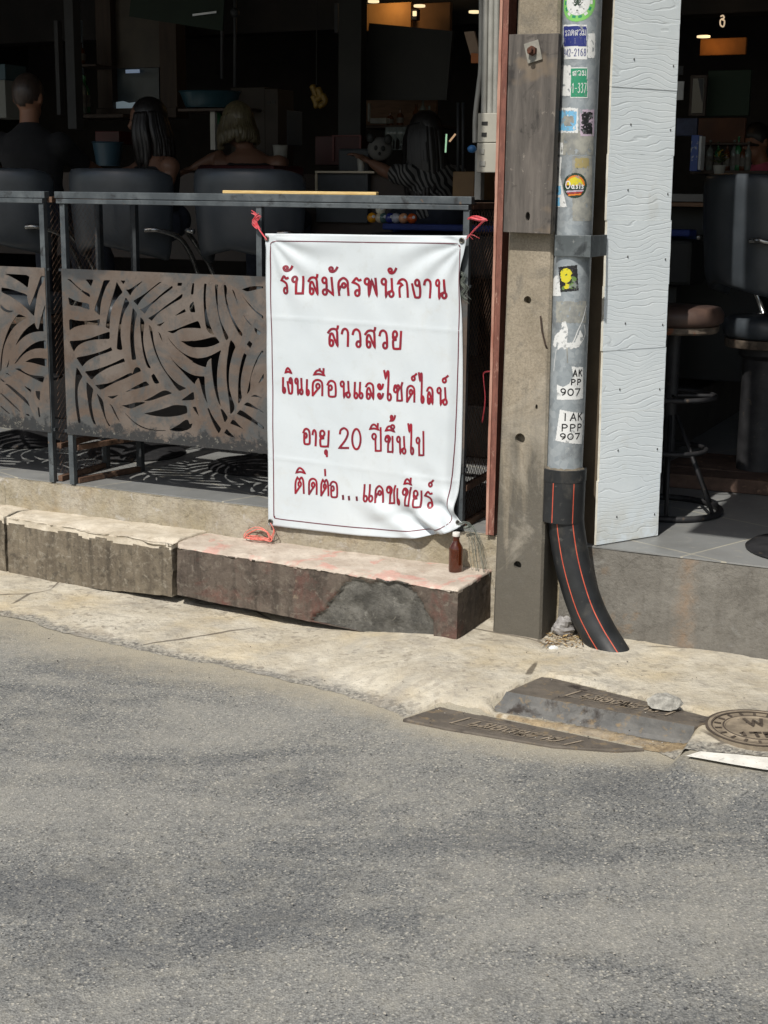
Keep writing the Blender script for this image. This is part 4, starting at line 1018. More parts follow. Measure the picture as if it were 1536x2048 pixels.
def edge(pts, n):
    l = smooth_line(pts, 12); L = [0]
    for a, b in zip(l, l[1:]): L.append(L[-1]+math.dist(a, b))
    out = []
    for i in range(n+1):
        s = L[-1]*i/n; k = 0
        while k < len(L)-2 and L[k+1] < s: k += 1
        f_ = (s-L[k])/max(1e-9, L[k+1]-L[k]); out.append((l[k][0]+(l[k+1][0]-l[k][0])*f_, l[k][1]+(l[k+1][1]-l[k][1])*f_))
    return out
NX, NY = 110, 150
ET = edge([(530, 467), (640, 468), (760, 470), (860, 471), (935, 471)], NX)
EB = edge([(536, 1051), (620, 1061), (710, 1071), (800, 1076), (860, 1071), (905, 1061), (928, 1048)], NX)
EL = edge([(530, 467), (532, 600), (532, 760), (534, 900), (536, 1051)], NY)
ER = edge([(935, 471), (929, 505), (918, 553), (921, 657), (922, 740), (921, 840), (918, 941), (911, 1012), (914, 1035), (928, 1048)], NY)
vs = []
for j in range(NY+1):
    t = j/NY
    for i in range(NX+1):
        s = i/NX; q = []
        for k in (0, 1):
            q.append((1-t)*ET[i][k]+t*EB[i][k]+(1-s)*EL[j][k]+s*ER[j][k]-((1-s)*(1-t)*ET[0][k]+s*(1-t)*ET[-1][k]+(1-s)*t*EB[0][k]+s*t*EB[-1][k]))
        vs.append(bpt(*q))
w = NX+1; fs = [(j*w+i, (j+1)*w+i, (j+1)*w+i+1, j*w+i+1) for j in range(NY) for i in range(NX)]
ban = thing('banner', 'white vinyl banner with dark red Thai lettering tied to the railing', 'banner', P(-.1, -.03, .3))
k = NT('white_vinyl'); v = k.coord(world=True)
c = k.mix(k.ramp(k.noise(v, 3.5, 5, .6), .4, .7), lin(190, 198, 203), lin(197, 204, 208)); c = k.mix(k.mul(k.ramp(k.noise(v, 20, 6, .7), .56, .72), .35), c, lin(178, 182, 180)); c = k.mix(k.mul(k.ramp(k.noise(v, 5, 7, .75, .8), .56, .70), .3), c, lin(184, 184, 176))
k.color(c); k.set(Roughness=.5); k.bump(k.noise(v, 14, 5, .55), .10, .01)
k.b.inputs['Subsurface Weight'].default_value = 0
m = MB(); m.add(vs, fs); cl = m.build('cloth', k.m, ban, smooth=True)
so_ = cl.modifiers.new('thick', 'SOLIDIFY'); so_.thickness = .0008
M_INK = mat('dark_red_print', lin(140, 22, 40), lin(112, 32, 48), 22, spots=[(lin(150, 84, 92), 70, .62, .74)], rough=.5, world=True)
M_LINE = mat('maroon_print', lin(96, 34, 48), rough=.5)
OFF = .0022
m = MB()
def crop(ox, oy, sc, items, hw=2.35):
    for nm, x0, x1, y0, y1 in items:
        fn = lambda q: bpt(q.x, q.y, OFF)
        if nm in ('ae',):
            mid = (x0+x1)/2; g = .02*(x1-x0)
            glyph(m, 'e', ox+x0/sc, ox+(mid+g)/sc, oy+y1/sc, oy+y0/sc, hw, fn); glyph(m, 'e', ox+(mid-g)/sc, ox+x1/sc, oy+y1/sc, oy+y0/sc, hw, fn)
        else: glyph(m, nm, ox+x0/sc, ox+x1/sc, oy+y1/sc, oy+y0/sc, hw, fn)
crop(550, 520, 8.533, [('ro', 80, 240, 255, 590), ('han', 125, 295, 88, 205), ('bo', 268, 480, 265, 590), ('so', 530, 735, 230, 605), ('mo', 780, 1000, 280, 612), ('han', 897, 1073, 105, 222), ('ko', 1052, 1265, 288, 620), ('ro', 1298, 1475, 288, 632)])
crop(720, 520, 8.533, [('pho', 50, 303, 295, 635), ('no', 338, 585, 300, 648), ('han', 458, 632, 125, 247), ('ko_kai', 622, 838, 308, 650), ('ngo', 875, 1048, 315, 657), ('aa', 1075, 1230, 315, 662), ('no', 1275, 1495, 320, 672)])
m.build('lettering', M_INK, ban); m = MB()
crop(640, 640, 8.533, [('so', 100, 310, 85, 465), ('aa', 338, 497, 132, 468), ('wo', 525, 705, 142, 482), ('so', 742, 955, 112, 490), ('wo', 990, 1165, 160, 505), ('yo', 1215, 1398, 172, 510)])
m.build('lettering', M_INK, ban); m = MB()
crop(550, 725, 8.533, [('e', 97, 175, 245, 538), ('ngo', 182, 298, 250, 547), ('i', 150, 282, 80, 198), ('no', 313, 475, 258, 562), ('e', 502, 580, 280, 577), ('do', 605, 815, 282, 585), ('uue', 632, 840, 92, 238), ('oo', 860, 1042, 298, 600), ('no', 1086, 1285, 308, 615), ('ae', 1322, 1502, 325, 630)], 2.1)
crop(720, 725, 8.533, [('lo', 68, 240, 338, 640), ('a', 276, 402, 355, 637), ('ai', 383, 540, 123, 665), ('soo', 550, 738, 328, 668), ('do', 776, 948, 380, 690), ('kar', 860, 980, 175, 325), ('ai', 985, 1105, 158, 705), ('lo', 1128, 1264, 406, 720), ('no', 1303, 1500, 413, 737), ('kar', 1393, 1520, 208, 360)], 2.1)
m.build('lettering', M_INK, ban); m = MB()
crop(590, 825, 10.97, [('oo', 138, 330, 340, 718), ('aa', 340, 467, 370, 755), ('yo', 498, 745, 380, 772), ('u', 613, 707, 813, 994), ('2', 933, 1180, 325, 805), ('0', 1216, 1450, 342, 834)], 2.1)
crop(720, 820, 10.24, [('po', 220, 455, 345, 857), ('ii', 178, 390, 260, 425), ('kho', 488, 695, 505, 877), ('ue', 503, 718, 283, 462), ('tho', 596, 732, 98, 250), ('no', 736, 950, 525, 914), ('ai', 966, 1112, 263, 927), ('po', 1136, 1335, 420, 944)], 1.95)
m.build('lettering', M_INK, ban); m = MB()
crop(575, 925, 10.24, [('to', 128, 348, 290, 652), ('i', 150, 364, 95, 242), ('do', 406, 610, 315, 674), ('to', 653, 850, 340, 702), ('ek', 733, 782, 128, 292), ('oo', 840, 1028, 378, 730)], 1.9)
crop(715, 945, 9.6, [('ae', 90, 302, 220, 574), ('ko', 310, 497, 246, 592), ('cho', 528, 742, 235, 614), ('e', 733, 814, 293, 640), ('cho', 846, 1047, 270, 650), ('ii', 878, 1052, 90, 250), ('yo', 1053, 1250, 328, 674), ('ro', 1280, 1455, 346, 704), ('kar', 1350, 1480, 128, 290)], 1.95)
for x0, x1, y0, y1 in ((1095, 1148, 672, 765), (1215, 1272, 690, 778), (1370, 1445, 700, 785)):
    xc = 575+(x0+x1)/2/10.24; stroke(m, [(xc, 925+y0/10.24+1), (xc+.6, 925+y1/10.24-1)], 2.1, lambda q: bpt(q.x, q.y, OFF), 1)
m.build('lettering', [M_INK, M_LINE], ban)
m = MB()
fr_ = [(552, 482), (640, 483), (760, 485), (860, 486), (908, 487), (918, 490), (921, 500), (917, 560), (914, 700), (911, 800), (908, 880), (903, 945), (898, 1000), (898, 1020), (902, 1034), (899, 1046), (880, 1056), (850, 1060), (790, 1061), (720, 1056), (640, 1048), (558, 1038), (549, 1033), (547, 1020), (545, 900), (543, 700), (541, 560), (540, 500), (542, 486), (552, 482)]
stroke(m, smooth_line(fr_, 8), .85, lambda q: bpt(q.x, q.y, OFF), cap=False); m.build('border_line', M_LINE, ban)
M_EYE = mat('eyelet_metal', lin(110, 108, 100), rough=.4, metal=.8); M_HOLE = mat('dark_hole', lin(30, 28, 27))
for px, py in ((533, 477), (925, 481), (541, 1043), (915, 1046)):
    m = MB(); c_ = bpt(px, py, .004); m.tube([c_+TU*.0085*math.cos(a)+Vector((0, 0, .0085*math.sin(a))) for a in [2*math.pi*i/14 for i in range(14)]], .0028, 6, closed=True); ey_ = m.build('eyelet', M_EYE, ban, smooth=True)
    m = MB(); m.tube([bpt(px, py, .002), bpt(px, py, .0045)], .0075, 12); m.build('eyelet_hole', M_HOLE, ey_)

# ties of plastic raffia
M_RAF = mat('red_raffia', lin(196, 62, 72), lin(214, 112, 118), 60, rough=.5, world=True)
M_RAFP = mat('pink_raffia', lin(216, 110, 96), lin(228, 150, 138), 60, rough=.5, world=True)
M_RAFG = mat('grey_raffia', lin(84, 92, 86), lin(120, 126, 118), 60, rough=.6, world=True)
RR = random.Random(11)
def strands(m, px_pts, v0, v1, n, spread, r, fray=0):
    for i in range(n):
        o = [RR.uniform(-spread, spread) for _ in range(4)]
        pts = []
        for j, (px, py) in enumerate(px_pts):
            t = j/(len(px_pts)-1); k = 1+fray*t
            pts.append(FW(px+o[0]*k*(1-.4*t)+o[2]*t*(.4+fray), py+o[1]*k*.8, v0+(v1-v0)*t)-TV*abs(o[3])*.0012)
        pts = smooth_line([tuple(p) for p in pts], 5)
        m.tube(pts, r, 5, flat=.45)
m = MB(); strands(m, [(507, 424), (517, 432), (508, 445), (518, 456), (511, 440), (520, 430)], -.03, -.032, 9, 4, .0028); strands(m, [(512, 450), (521, 463), (533, 479)], -.034, -.038, 4, 2, .0022)
tag(m.build('ribbon_tie', M_RAF, loc=FW(513, 440, -.03), smooth=True), 'red plastic ribbon knotted round the railing post at the top left banner corner', 'ribbon', 'plastic ties holding the banner')
m = MB(); strands(m, [(938, 438), (950, 433), (962, 436), (973, 441), (958, 440), (942, 436)], -.03, -.034, 7, 3, .0026); strands(m, [(968, 441), (950, 458), (936, 474), (925, 482)], -.032, -.04, 3, 2, .0016); strands(m, [(937, 470), (947, 472), (955, 478)], -.036, -.036, 3, 5, .0011, 1)
tag(m.build('ribbon_tie', M_RAF, loc=FW(955, 445, -.03), smooth=True), 'red ribbon stretched to the right from the top right banner corner', 'ribbon', 'plastic ties holding the banner')
m = MB()
ring = [(541, 1046), (548, 1062), (540, 1082), (522, 1092), (502, 1088), (490, 1078), (497, 1064), (515, 1056), (532, 1062), (540, 1080), (520, 1094), (500, 1094)]
for i in range(5):
    o = (RR.uniform(-4, 4), RR.uniform(-3, 3)); pts = []
    for j, (px, py) in enumerate(ring):
        t = min(1, j/3); q = FW(px+o[0]*t, py+o[1]*t, -.05-.02*math.sin(j*1.3+i)); pts.append(Vector((q.x, q.y, max(q.z, .213+.002*i))))
    m.tube(smooth_line([tuple(p) for p in pts], 5), .0022, 5, flat=.5)
tag(m.build('ribbon_tie', M_RAFP, loc=FW(515, 1090, -.06), smooth=True), 'coiled pink plastic ribbon hanging from the bottom left banner corner onto the kerb', 'ribbon', 'plastic ties holding the banner')
m = MB(); strands(m, [(921, 545), (932, 552), (926, 566), (935, 578), (928, 590), (938, 602)], -.02, -.012, 8, 5, .0018, .6)
tag(m.build('ribbon_tie', M_RAFG, loc=FW(930, 570, -.02), smooth=True), 'frayed dark grey string tying the right banner edge below its top corner', 'ribbon', 'plastic ties holding the banner')
m = MB(); strands(m, [(918, 1048), (930, 1042), (942, 1048), (930, 1054), (945, 1050)], -.05, -.04, 7, 4, .0020); strands(m, [(938, 1048), (950, 1070), (956, 1105), (966, 1146)], -.045, -.062, 11, 10, .0012, .7)
tag(m.build('ribbon_tie', M_RAFG, loc=FW(945, 1060, -.05), smooth=True), 'grey green string at the bottom right banner corner, trailing down beside the bottle', 'ribbon', 'plastic ties holding the banner')
m = MB(); strands(m, [(985, 742), (968, 745), (967, 760), (970, 800), (964, 845)], .02, .02, 2, 1.5, .0024)
tag(m.build('ribbon_tie', mat('dark_red_raffia', lin(150, 50, 58), lin(120, 40, 48), 60, rough=.6), loc=FW(975, 760, .02), smooth=True), 'dark red ribbon hanging on the mesh right of the banner', 'ribbon')

# brown bottle on the kerb
q = G(911, 1143, KT); bc = Vector((q.x, q.y, KT-.001))
bot = thing('bottle', 'small brown glass bottle standing on the kerb under the banner corner', 'bottle', bc)
k = NT('brown_glass'); k.color(lin(92, 40, 14)); k.set(Roughness=.06, IOR=1.5); k.b.inputs['Transmission Weight'].default_value = .55; k.b.inputs['Coat Weight'].default_value = .5
m = MB(); m.lathe([(.022, 0), (.0262, .003), (.0272, .012), (.0268, .075), (.0272, .088), (.0255, .098), (.019, .110), (.0135, .119), (.0125, .124), (.0125, .134), (.0142, .135), (.0142, .139), (.012, .140)], bc, 28); m.build('glass', k.m, bot, smooth='angle')
m = MB(); m.lathe([(.0142, .1395), (.0148, .141), (.0148, .152), (.0135, .1545), (.005, .155)], bc, 24); m.build('cap', mat('white_plastic', lin(206, 204, 198), rough=.5), bot, smooth='angle')

# ------------------------------------------------------------ stickers on the pipe
def smap(r): return lambda q: cylp(q.x/PR, q.y, PR+r)
def sp(px, py): a, z = cyl(px, py); return Vector((a*PR, z))
def patch(m, poly, r, mi=0, step=.0017, rag=0, seed=0):
    xs_ = [p.x for p in poly]; zs_ = [p.y for p in poly]; pl = [(p.x, p.y) for p in poly]
    nx_ = max(2, int((max(xs_)-min(xs_))/step)); nz_ = max(2, int((max(zs_)-min(zs_))/step)); f_ = smap(r)
    sx = (max(xs_)-min(xs_))/nx_; sz = (max(zs_)-min(zs_))/nz_; idx = {}
    vs = []; fs = []
    def vid(i, j):
        if (i, j) not in idx: idx[(i, j)] = len(vs); vs.append(f_(Vector((min(xs_)+i*sx, min(zs_)+j*sz))))
        return idx[(i, j)]
    for j in range(nz_):
        for i in range(nx_):
            x, z = min(xs_)+(i+.5)*sx, min(zs_)+(j+.5)*sz
            if rag: x += rag*noise.noise(Vector((x*130, z*130, seed))); z += rag*noise.noise(Vector((x*130, z*130, seed+9)))
            if rag and noise.noise(Vector((x*90, z*70, seed+4))) > .42: continue
            if inpoly(x, z, pl): fs.append((vid(i, j), vid(i+1, j), vid(i+1, j+1), vid(i, j+1)))
    m.add(vs, fs, mi)
def rect(x0, y0, x1, y1): return [sp(x0, y0), sp(x1, y0), sp(x1, y1), sp(x0, y1)]
def pm(n, *c): return mat('print_'+n, lin(*c), rough=.6, spots=[(lin(128, 132, 134), 45, .56, .68), (lin(112, 114, 114), 160, .60, .70)], world=True)
WH, BLU, GRN, LBL, BLA, YEL, PNK, PAP, ORA, DGR = (pm('white', 205, 207, 206), pm('blue', 34, 44, 110), pm('green', 40, 130, 96), pm('light_blue', 108, 168, 204), pm('black', 26, 26, 28), pm('yellow', 196, 186, 40), pm('pink', 176, 160, 176), mat('old_paper', lin(150, 150, 142), lin(120, 122, 120), 30, rough=.8, world=True), pm('orange', 204, 120, 40), pm('dark_green', 30, 52, 38))
LGR = pm('light_green', 120, 186, 96)
def sticker(label, fn, mats, at):
    m = MB(); fn(m); a, z = cyl(*at)
    o = m.build('sticker', mats, loc=cylp(a, z), clean=False); tag(o, label, 'sticker', 'stickers on the galvanised pipe'); return o
HW = .0011
def txt(m, names, x0, x1, yb, yt, r, mi, hw=HW, gap=.12):
    a, b = sp(x0, yb), sp(x1, yt); n = len(names); wd = (b.x-a.x)/n
    for i, nm in enumerate(names):
        nm, dy0, dy1 = nm if isinstance(nm, tuple) else (nm, 0, 1)
        glyph(m, nm, a.x+wd*i+wd*gap/2, a.x+wd*(i+1)-wd*gap/2, a.y+(b.y-a.y)*dy0, a.y+(b.y-a.y)*dy1, hw, smap(r), mi)
def s_iak(torn, quad, rows):
    def f(m):
        poly = [sp(*p) for p in quad]; patch(m, poly, .0006, 0)
        for names, x0, x1, yb, yt in rows: txt(m, names, x0, x1, yb, yt, .0011, 1, .0022)
    return f
sticker('whole white sticker with black letters IAK PPP 907, the lower one near the pipe foot', s_iak(0, [(1120, 819), (1168, 827), (1163, 888), (1111, 881)], [(['I', 'A', 'K'], 1122, 1165, 842, 824), (['P', 'P', 'P'], 1121, 1164, 863, 846), (['9', '0', '7'], 1118, 1160, 879, 865)]), [WH, BLA], (1140, 850))
sticker('torn white sticker with black letters AK PP 907, above the whole one', s_iak(1, [(1143, 733), (1166, 734), (1166, 797), (1114, 799), (1114, 769), (1126, 774), (1138, 768), (1147, 752)], [(['A', 'K'], 1144, 1165, 754, 738), (['P', 'P'], 1140, 1163, 771, 757), (['9', '0', '7'], 1119, 1161, 791, 776)]), [WH, BLA], (1140, 780))
def f(m):
    patch(m, rect(1127, 50, 1174, 119), .0006, 0); patch(m, rect(1128, 53, 1173, 93), .0010, 1)
    txt(m, ['ro', 'th', 'do', 'so', 'wo', 'mo'], 1130, 1172, 73, 59, .0014, 0, .0008)
    for y in (78, 82, 86): stroke(m, [sp(1131, y), sp(1150, y), sp(1170, y)], .0005, smap(.0014), 0)
    txt(m, ['9', '4', '2', '-', '2', '1', '6', '8'], 1128, 1173, 114, 97, .0011, 1, .0011)
sticker('blue and white sticker with Thai writing and a phone number', f, [WH, BLU], (1150, 85))
def f(m):
    patch(m, rect(1118, 131, 1143, 192), .0006, 0, rag=.004, seed=3); patch(m, rect(1141, 135, 1175, 196), .0008, 0); patch(m, rect(1142, 137, 1174, 194), .0011, 1)
    txt(m, ['so', 'wo', 'mo'], 1144, 1173, 152, 141, .0015, 0, .0010); stroke(m, [sp(1144, 158), sp(1172, 158)], .0006, smap(.0015), 0); txt(m, ['1', '-', '3', '3', '7'], 1143, 1173, 186, 166, .0015, 0, .0010)
sticker('green sticker with white Thai writing, its left half torn off', f, [WH, GRN], (1150, 165))
def f(m):
    c_ = sp(1155, 4); R0 = .062
    patch(m, [c_+Vector((R0*math.cos(a), R0*math.sin(a))) for a in [2*math.pi*i/28 for i in range(28)]], .0006, 0); patch(m, [c_+Vector((.042*math.cos(a), .042*math.sin(a))) for a in [2*math.pi*i/28 for i in range(28)]], .0010, 1)
    for i in range(14):
        a = 2*math.pi*i/14; stroke(m, [c_+Vector((.047*math.cos(a+d), .047*math.sin(a+d))) for d in (-.08, 0, .08)], .004, smap(.0010), 3 if i % 3 else 1)
    for a, L_ in ((90, .03), (55, .027), (125, .027), (20, .02), (160, .02), (-10, .013), (190, .013)):
        d = Vector((math.cos(math.radians(a)), math.sin(math.radians(a)))); nn = Vector((-d.y, d.x)); b_ = c_-Vector((0, .008))
        pts = [b_, b_+d*L_*.5+nn*.0042, b_+d*L_, b_+d*L_*.5-nn*.0042]; m.add([smap(.0014)(p) for p in pts], [(0, 1, 2, 3)], 2)
    stroke(m, [c_+Vector((-.022, -.022)), c_+Vector((0, -.027)), c_+Vector((.022, -.022))], .0022, smap(.0014), 2)
sticker('round green and white sticker with a dark leaf, at the top of the photo', f, [LGR, WH, DGR, GRN], (1155, 20))
def f(m): patch(m, rect(1114, 216, 1156, 266), .0006, 0, rag=.004, seed=5); patch(m, rect(1116, 222, 1152, 262), .0009, 1, rag=.006, seed=8); patch(m, rect(1128, 232, 1148, 252), .0012, 2, rag=.009, seed=2)
sticker('shredded light blue and white sticker', f, [WH, LBL, PAP], (1135, 240))
def f(m): patch(m, rect(1160, 219, 1188, 272), .0006, 0, rag=.004, seed=15); patch(m, rect(1163, 224, 1184, 268), .0009, 1, rag=.012, seed=21)
sticker('shredded pinkish sticker with dark streaks', f, [PNK, BLA], (1172, 245))
def f(m): patch(m, rect(1111, 262, 1187, 311), .0004, 0, rag=.005, seed=31); patch(m, rect(1111, 285, 1126, 309), .0006, 1, rag=.003, seed=12)
sticker('wide scrap of scuffed grey white paper', f, [PAP, WH], (1150, 290))
def f(m): patch(m, [sp(1110, 314), sp(1124, 314), sp(1121, 350), sp(1127, 385), sp(1134, 414), sp(1110, 414)], .0006, 0); patch(m, rect(1111, 372, 1122, 390), .0009, 1, rag=.003, seed=4); patch(m, rect(1111, 395, 1120, 412), .0009, 1, rag=.003, seed=6)
sticker('long white strip sticker with blue blots at the left edge of the pipe', f, [WH, LBL], (1116, 370))
def f(m): patch(m, rect(1145, 312, 1184, 442), .0004, 0, rag=.002, seed=41); patch(m, rect(1150, 316, 1178, 336), .0007, 1, rag=.005, seed=42)
sticker('beige remnant of a peeled sticker behind the round badge', f, [PAP, mat('stain_ochre', lin(150, 138, 96))], (1165, 420))
def f(m):
    c_ = sp(1150, 371); c2_ = lambda r, sx=1.0: [c_+Vector((r*sx*math.cos(a), r*math.sin(a))) for a in [2*math.pi*i/24 for i in range(24)]]
    patch(m, c2_(.042), .0008, 0, .0014); m.add([smap(.0009)(c_+Vector(p)) for p in ((-.018, .034), (.004, .062), (.02, .034))], [(0, 1, 2)], 0)
    patch(m, [c_+Vector((.034*math.cos(a), .034*math.sin(a))) for a in [math.pi*i/12 for i in range(13)]], .0011, 1, .0014)
    patch(m, [c_+Vector((.026*math.cos(a), .026*math.sin(a)+.002)) for a in [math.pi*i/12 for i in range(13)]], .0014, 2, .0014)
    for i, k_ in enumerate((3, 4, 1)): patch(m, [c_+Vector((-.03+.004*i, -.018-.006*i)), c_+Vector((.03-.004*i, -.014-.006*i)), c_+Vector((.03-.004*i, -.019-.006*i)), c_+Vector((-.03+.004*i, -.023-.006*i))], .0012, k_, .0014)
    x = -.034
    for nm, w_, h_ in (('O', .02, .028), ('a_', .013, .018), ('s_', .011, .018), ('i_', .006, .022), ('s_', .011, .018)):
        glyph(m, nm, c_.x+x, c_.x+x+w_, c_.y-.012, c_.y-.012+h_, .0017, smap(.0019), 5); x += w_+.001
sticker('round dark badge sticker with an orange sunset and white script', f, [DGR, ORA, YEL, PNK, pm('red', 150, 50, 50), WH], (1150, 370))
def f(m):
    patch(m, [sp(1117, 534), sp(1154, 530), sp(1157, 581), sp(1121, 584)], .0006, 0)
    c_ = sp(1132, 551); patch(m, [c_+Vector((.022*math.cos(a), .025*math.sin(a))) for a in [2*math.pi*i/20 for i in range(20)]], .0009, 1, rag=.003, seed=2)
    for dx, dy, r_, k_ in ((.004, -.036, .010, 1), (.024, -.034, .012, 2), (.028, -.012, .009, 2), (-.008, -.044, .006, 2)):
        patch(m, [c_+Vector((dx+r_*math.cos(a), dy+r_*math.sin(a))) for a in [2*math.pi*i/16 for i in range(16)]], .0009, k_, rag=.003, seed=7)
    stroke(m, [c_+Vector((-.020, -.004)), c_+Vector((0, .002)), c_+Vector((.020, -.006))], .0022, smap(.0013), 2); stroke(m, [c_+Vector((-.014, .016)), c_+Vector((.004, .020))], .0018, smap(.0013), 2)
sticker('black sticker with a yellow and green blotch pattern below the clamp', f, [BLA, YEL, pm('moss', 92, 120, 60)], (1138, 556))
def f(m): patch(m, [sp(1104, 566), sp(1112, 551), sp(1120, 548), sp(1122, 592), sp(1105, 592)], .0005, 0)
sticker('small white scrap half under the black and yellow sticker', f, [WH], (1112, 575))
def f(m):
    patch(m, rect(1112, 602, 1172, 645), .0004, 1, rag=.006, seed=51)
    patch(m, [sp(1106, 690), sp(1110, 672), sp(1122, 660), sp(1124, 645), sp(1132, 642), sp(1136, 662), sp(1134, 688), sp(1115, 700)], .0006, 0, rag=.003, seed=3); patch(m, [sp(1120, 688), sp(1150, 684), sp(1160, 660), sp(1166, 672), (sp(1158, 694)), sp(1130, 700)], .0006, 0, rag=.003, seed=5)
    stroke(m, smooth_line([tuple(sp(*p)) for p in [(1172, 612), (1165, 640), (1156, 660), (1146, 684), (1134, 690)]], 6), .002, smap(.0009), 0); stroke(m, smooth_line([tuple(sp(*p)) for p in [(1168, 650), (1170, 668), (1160, 688), (1150, 690)]], 6), .0016, smap(.0009), 0)
    stroke(m, smooth_line([tuple(sp(*p)) for p in [(1113, 698), (1110, 720), (1108, 742)]], 6), .0012, smap(.0009), 0); stroke(m, [sp(1134, 696), sp(1135, 725)], .0022, smap(.0008), 1)
sticker('cream torn paper with white glue trails halfway down the pipe', f, [WH, PAP], (1135, 670))
def f(m): patch(m, rect(1175, 67, 1190, 116), .0005, 0, rag=.003, seed=61)
sticker('narrow white scrap beside the blue and white sticker', f, [WH], (1182, 95))

# ------------------------------------------------------------ drain covers, stone, debris
def iron(name, a, b):
    return mat(name, lin(*a), lin(*b), 14, rough=.75, metal=.15, spots=[(lin(128, 112, 88), 30, .56, .68), (lin(52, 46, 42), 9, .56, .66)], bump=(60, .5, .005), world=True)
M_IRON = iron('dusty_cast_iron', (88, 82, 75), (106, 99, 90)); M_IRONB = iron('worn_blue_iron', (88, 88, 87), (110, 109, 106))
M_IRONL = mat('lettering_iron', lin(142, 130, 114), lin(118, 108, 94), 30, rough=.8, world=True)
dr = thing('drain_inlet', 'cast iron kerb inlet of two flat covers and a sloping step', 'drain', Gg(1100, 1450))
def slab(name, pxs, ups, th, mt):
    top = [G(x, y, u) for (x, y), u in zip(pxs, ups)]; bt = [q-Vector((0, 0, th)) for q in top]
    m = MB(); m.quadbox(bt, top); return m.build(name, mt, dr, bevel=.004)
slab('lower_cover', [(805, 1437), (896, 1457), (1107, 1492), (1231, 1500), (1290, 1497), (949, 1426), (879, 1413)], [-.040]*7, .05, M_IRON)
slab('upper_cover', [(1013, 1383), (1389, 1453), (1437, 1438), (1116, 1358), (1083, 1353)], [.016]*5, .07, M_IRON)
# the step: a concave ramp between the two covers
n_ = 20; vs = []; prof = ((0, .0162), (.25, -.012), (.55, -.030), (1, -.042))
ta, tb = G(1013, 1383, .0162), G(1389, 1453, .0162); ba, bb_ = G(972, 1421, -.042), G(1376, 1490, -.042)
for i in range(n_+1):
    a_, b_ = ta.lerp(tb, i/n_), ba.lerp(bb_, i/n_)
    for t_, up in prof:
        q = a_.lerp(b_, t_); vs.append(Vector((q.x, q.y, up)))
    vs.append(vs[-1]-Vector((0, 0, .05))); vs.append(Vector((a_.x, a_.y, vs[-1].z)))
kk = len(prof)+2
fs = [(i*kk+j, i*kk+(j+1) % kk, (i+1)*kk+(j+1) % kk, (i+1)*kk+j) for i in range(n_) for j in range(kk)]+[tuple(range(kk)), tuple(n_*kk+j for j in reversed(range(kk)))]
m = MB(); m.add(vs, fs); m.build('step', M_IRONB, dr)
def inset(pxs, up, glyphs, name):
    q = [G(x, y, up) for x, y in pxs]
    def fn(p): return (q[0].lerp(q[1], p.x)).lerp(q[3].lerp(q[2], p.x), p.y)+Vector((0, 0, .0015))
    m = MB()
    pl_ = [(.0, .0), (1, .0), (1, 1), (0, 1)]
    for a_, b_ in zip(pl_, pl_[1:]+pl_[:1]): stroke(m, [Vector(a_), Vector(a_).lerp(Vector(b_), .5), Vector(b_)], .012, fn)
    n_ = len(glyphs)
    for i, g in enumerate(glyphs):
        for st in GL[g]:
            p_ = smooth_line(st, 5) if len(st) < 19 else st
            pts = [Vector(((i+.14+.72*x)/n_*.8+.1, .18+.64*y)) for x, y in p_]
            for a_, b_ in zip(pts, pts[1:]):
                if (b_-a_).length < 1e-5: continue
                A_, B_ = fn(a_), fn(b_); d = (B_-A_).normalized(); s_ = Vector((-d.y, d.x, 0))*.0042; m.add([A_-s_, A_+s_, B_+s_, B_-s_], [(0, 1, 2, 3)])
    m.build(name, M_IRONL, dr)
inset([(900, 1447), (1128, 1490), (1165, 1482), (940, 1436)], -.0385, ['e', 'mo', 'oo', 'ngo', 'pho', 'a', 'aa', 'yo'], 'cast_lettering')
inset([(1130, 1392), (1330, 1431), (1352, 1422), (1162, 1382)], .0175, ['e', 'mo', 'oo', 'ngo', 'pho', 'a', 'aa', 'yo'], 'cast_lettering')
# round cover
mc = G(1514, 1459, .014); mx = (G(1614, 1459, .014)-mc).length
mh = thing('manhole_cover', 'small round cast iron cover with raised rings, cut by the right photo edge', 'manhole cover', mc)
m = MB(); m.lathe([(mx, -.03), (mx, .004), (mx*.95, .008), (mx*.9, .008), (mx*.88, .003), (mx*.7, .003), (mx*.68, .007), (mx*.62, .007), (mx*.6, .003), (mx*.2, .003)], mc, 56); m.build('cover_plate', mat('light_cast_iron', lin(142, 130, 112), lin(112, 102, 88), 20, rough=.8, bump=(60, .4, .004), world=True), mh)
M_DKR = mat('dark_groove', lin(66, 58, 50), lin(84, 74, 64), 30, rough=.85, world=True)
for r_, w_ in ((.985, .03), (.885, .022), (.655, .02)):
    m = MB(); m.tube([mc+Vector((mx*r_*math.cos(a), mx*r_*math.sin(a), .007)) for a in [2*math.pi*i/48 for i in range(48)]], mx*w_, 6, closed=True, flat=.25); m.build('ring', M_DKR, mh)
m = MB()
def ml(q): return mc+Vector((q.x*mx, q.y*mx, .0065))
for nm, x, y, s_ in (('W', -.14, .12, .34), ('T', -.2, -.48, .2), ('E', .06, -.48, .2), ('1', -.42, -.42, .14), ('L', .3, -.42, .16)):
    for st in GL[nm]:
        stroke(m, [Vector((x+s_*a, y+s_*1.1*b)) for a, b in (smooth_line(st, 4) if len(st) > 2 else st)], .035, ml)
for i in range(18):
    a = 2*math.pi*i/18; stroke(m, [Vector((.72*math.cos(a), .72*math.sin(a))), Vector((.82*math.cos(a), .82*math.sin(a)))], .03, ml)
m.build('cast_lettering', M_DKR, mh)
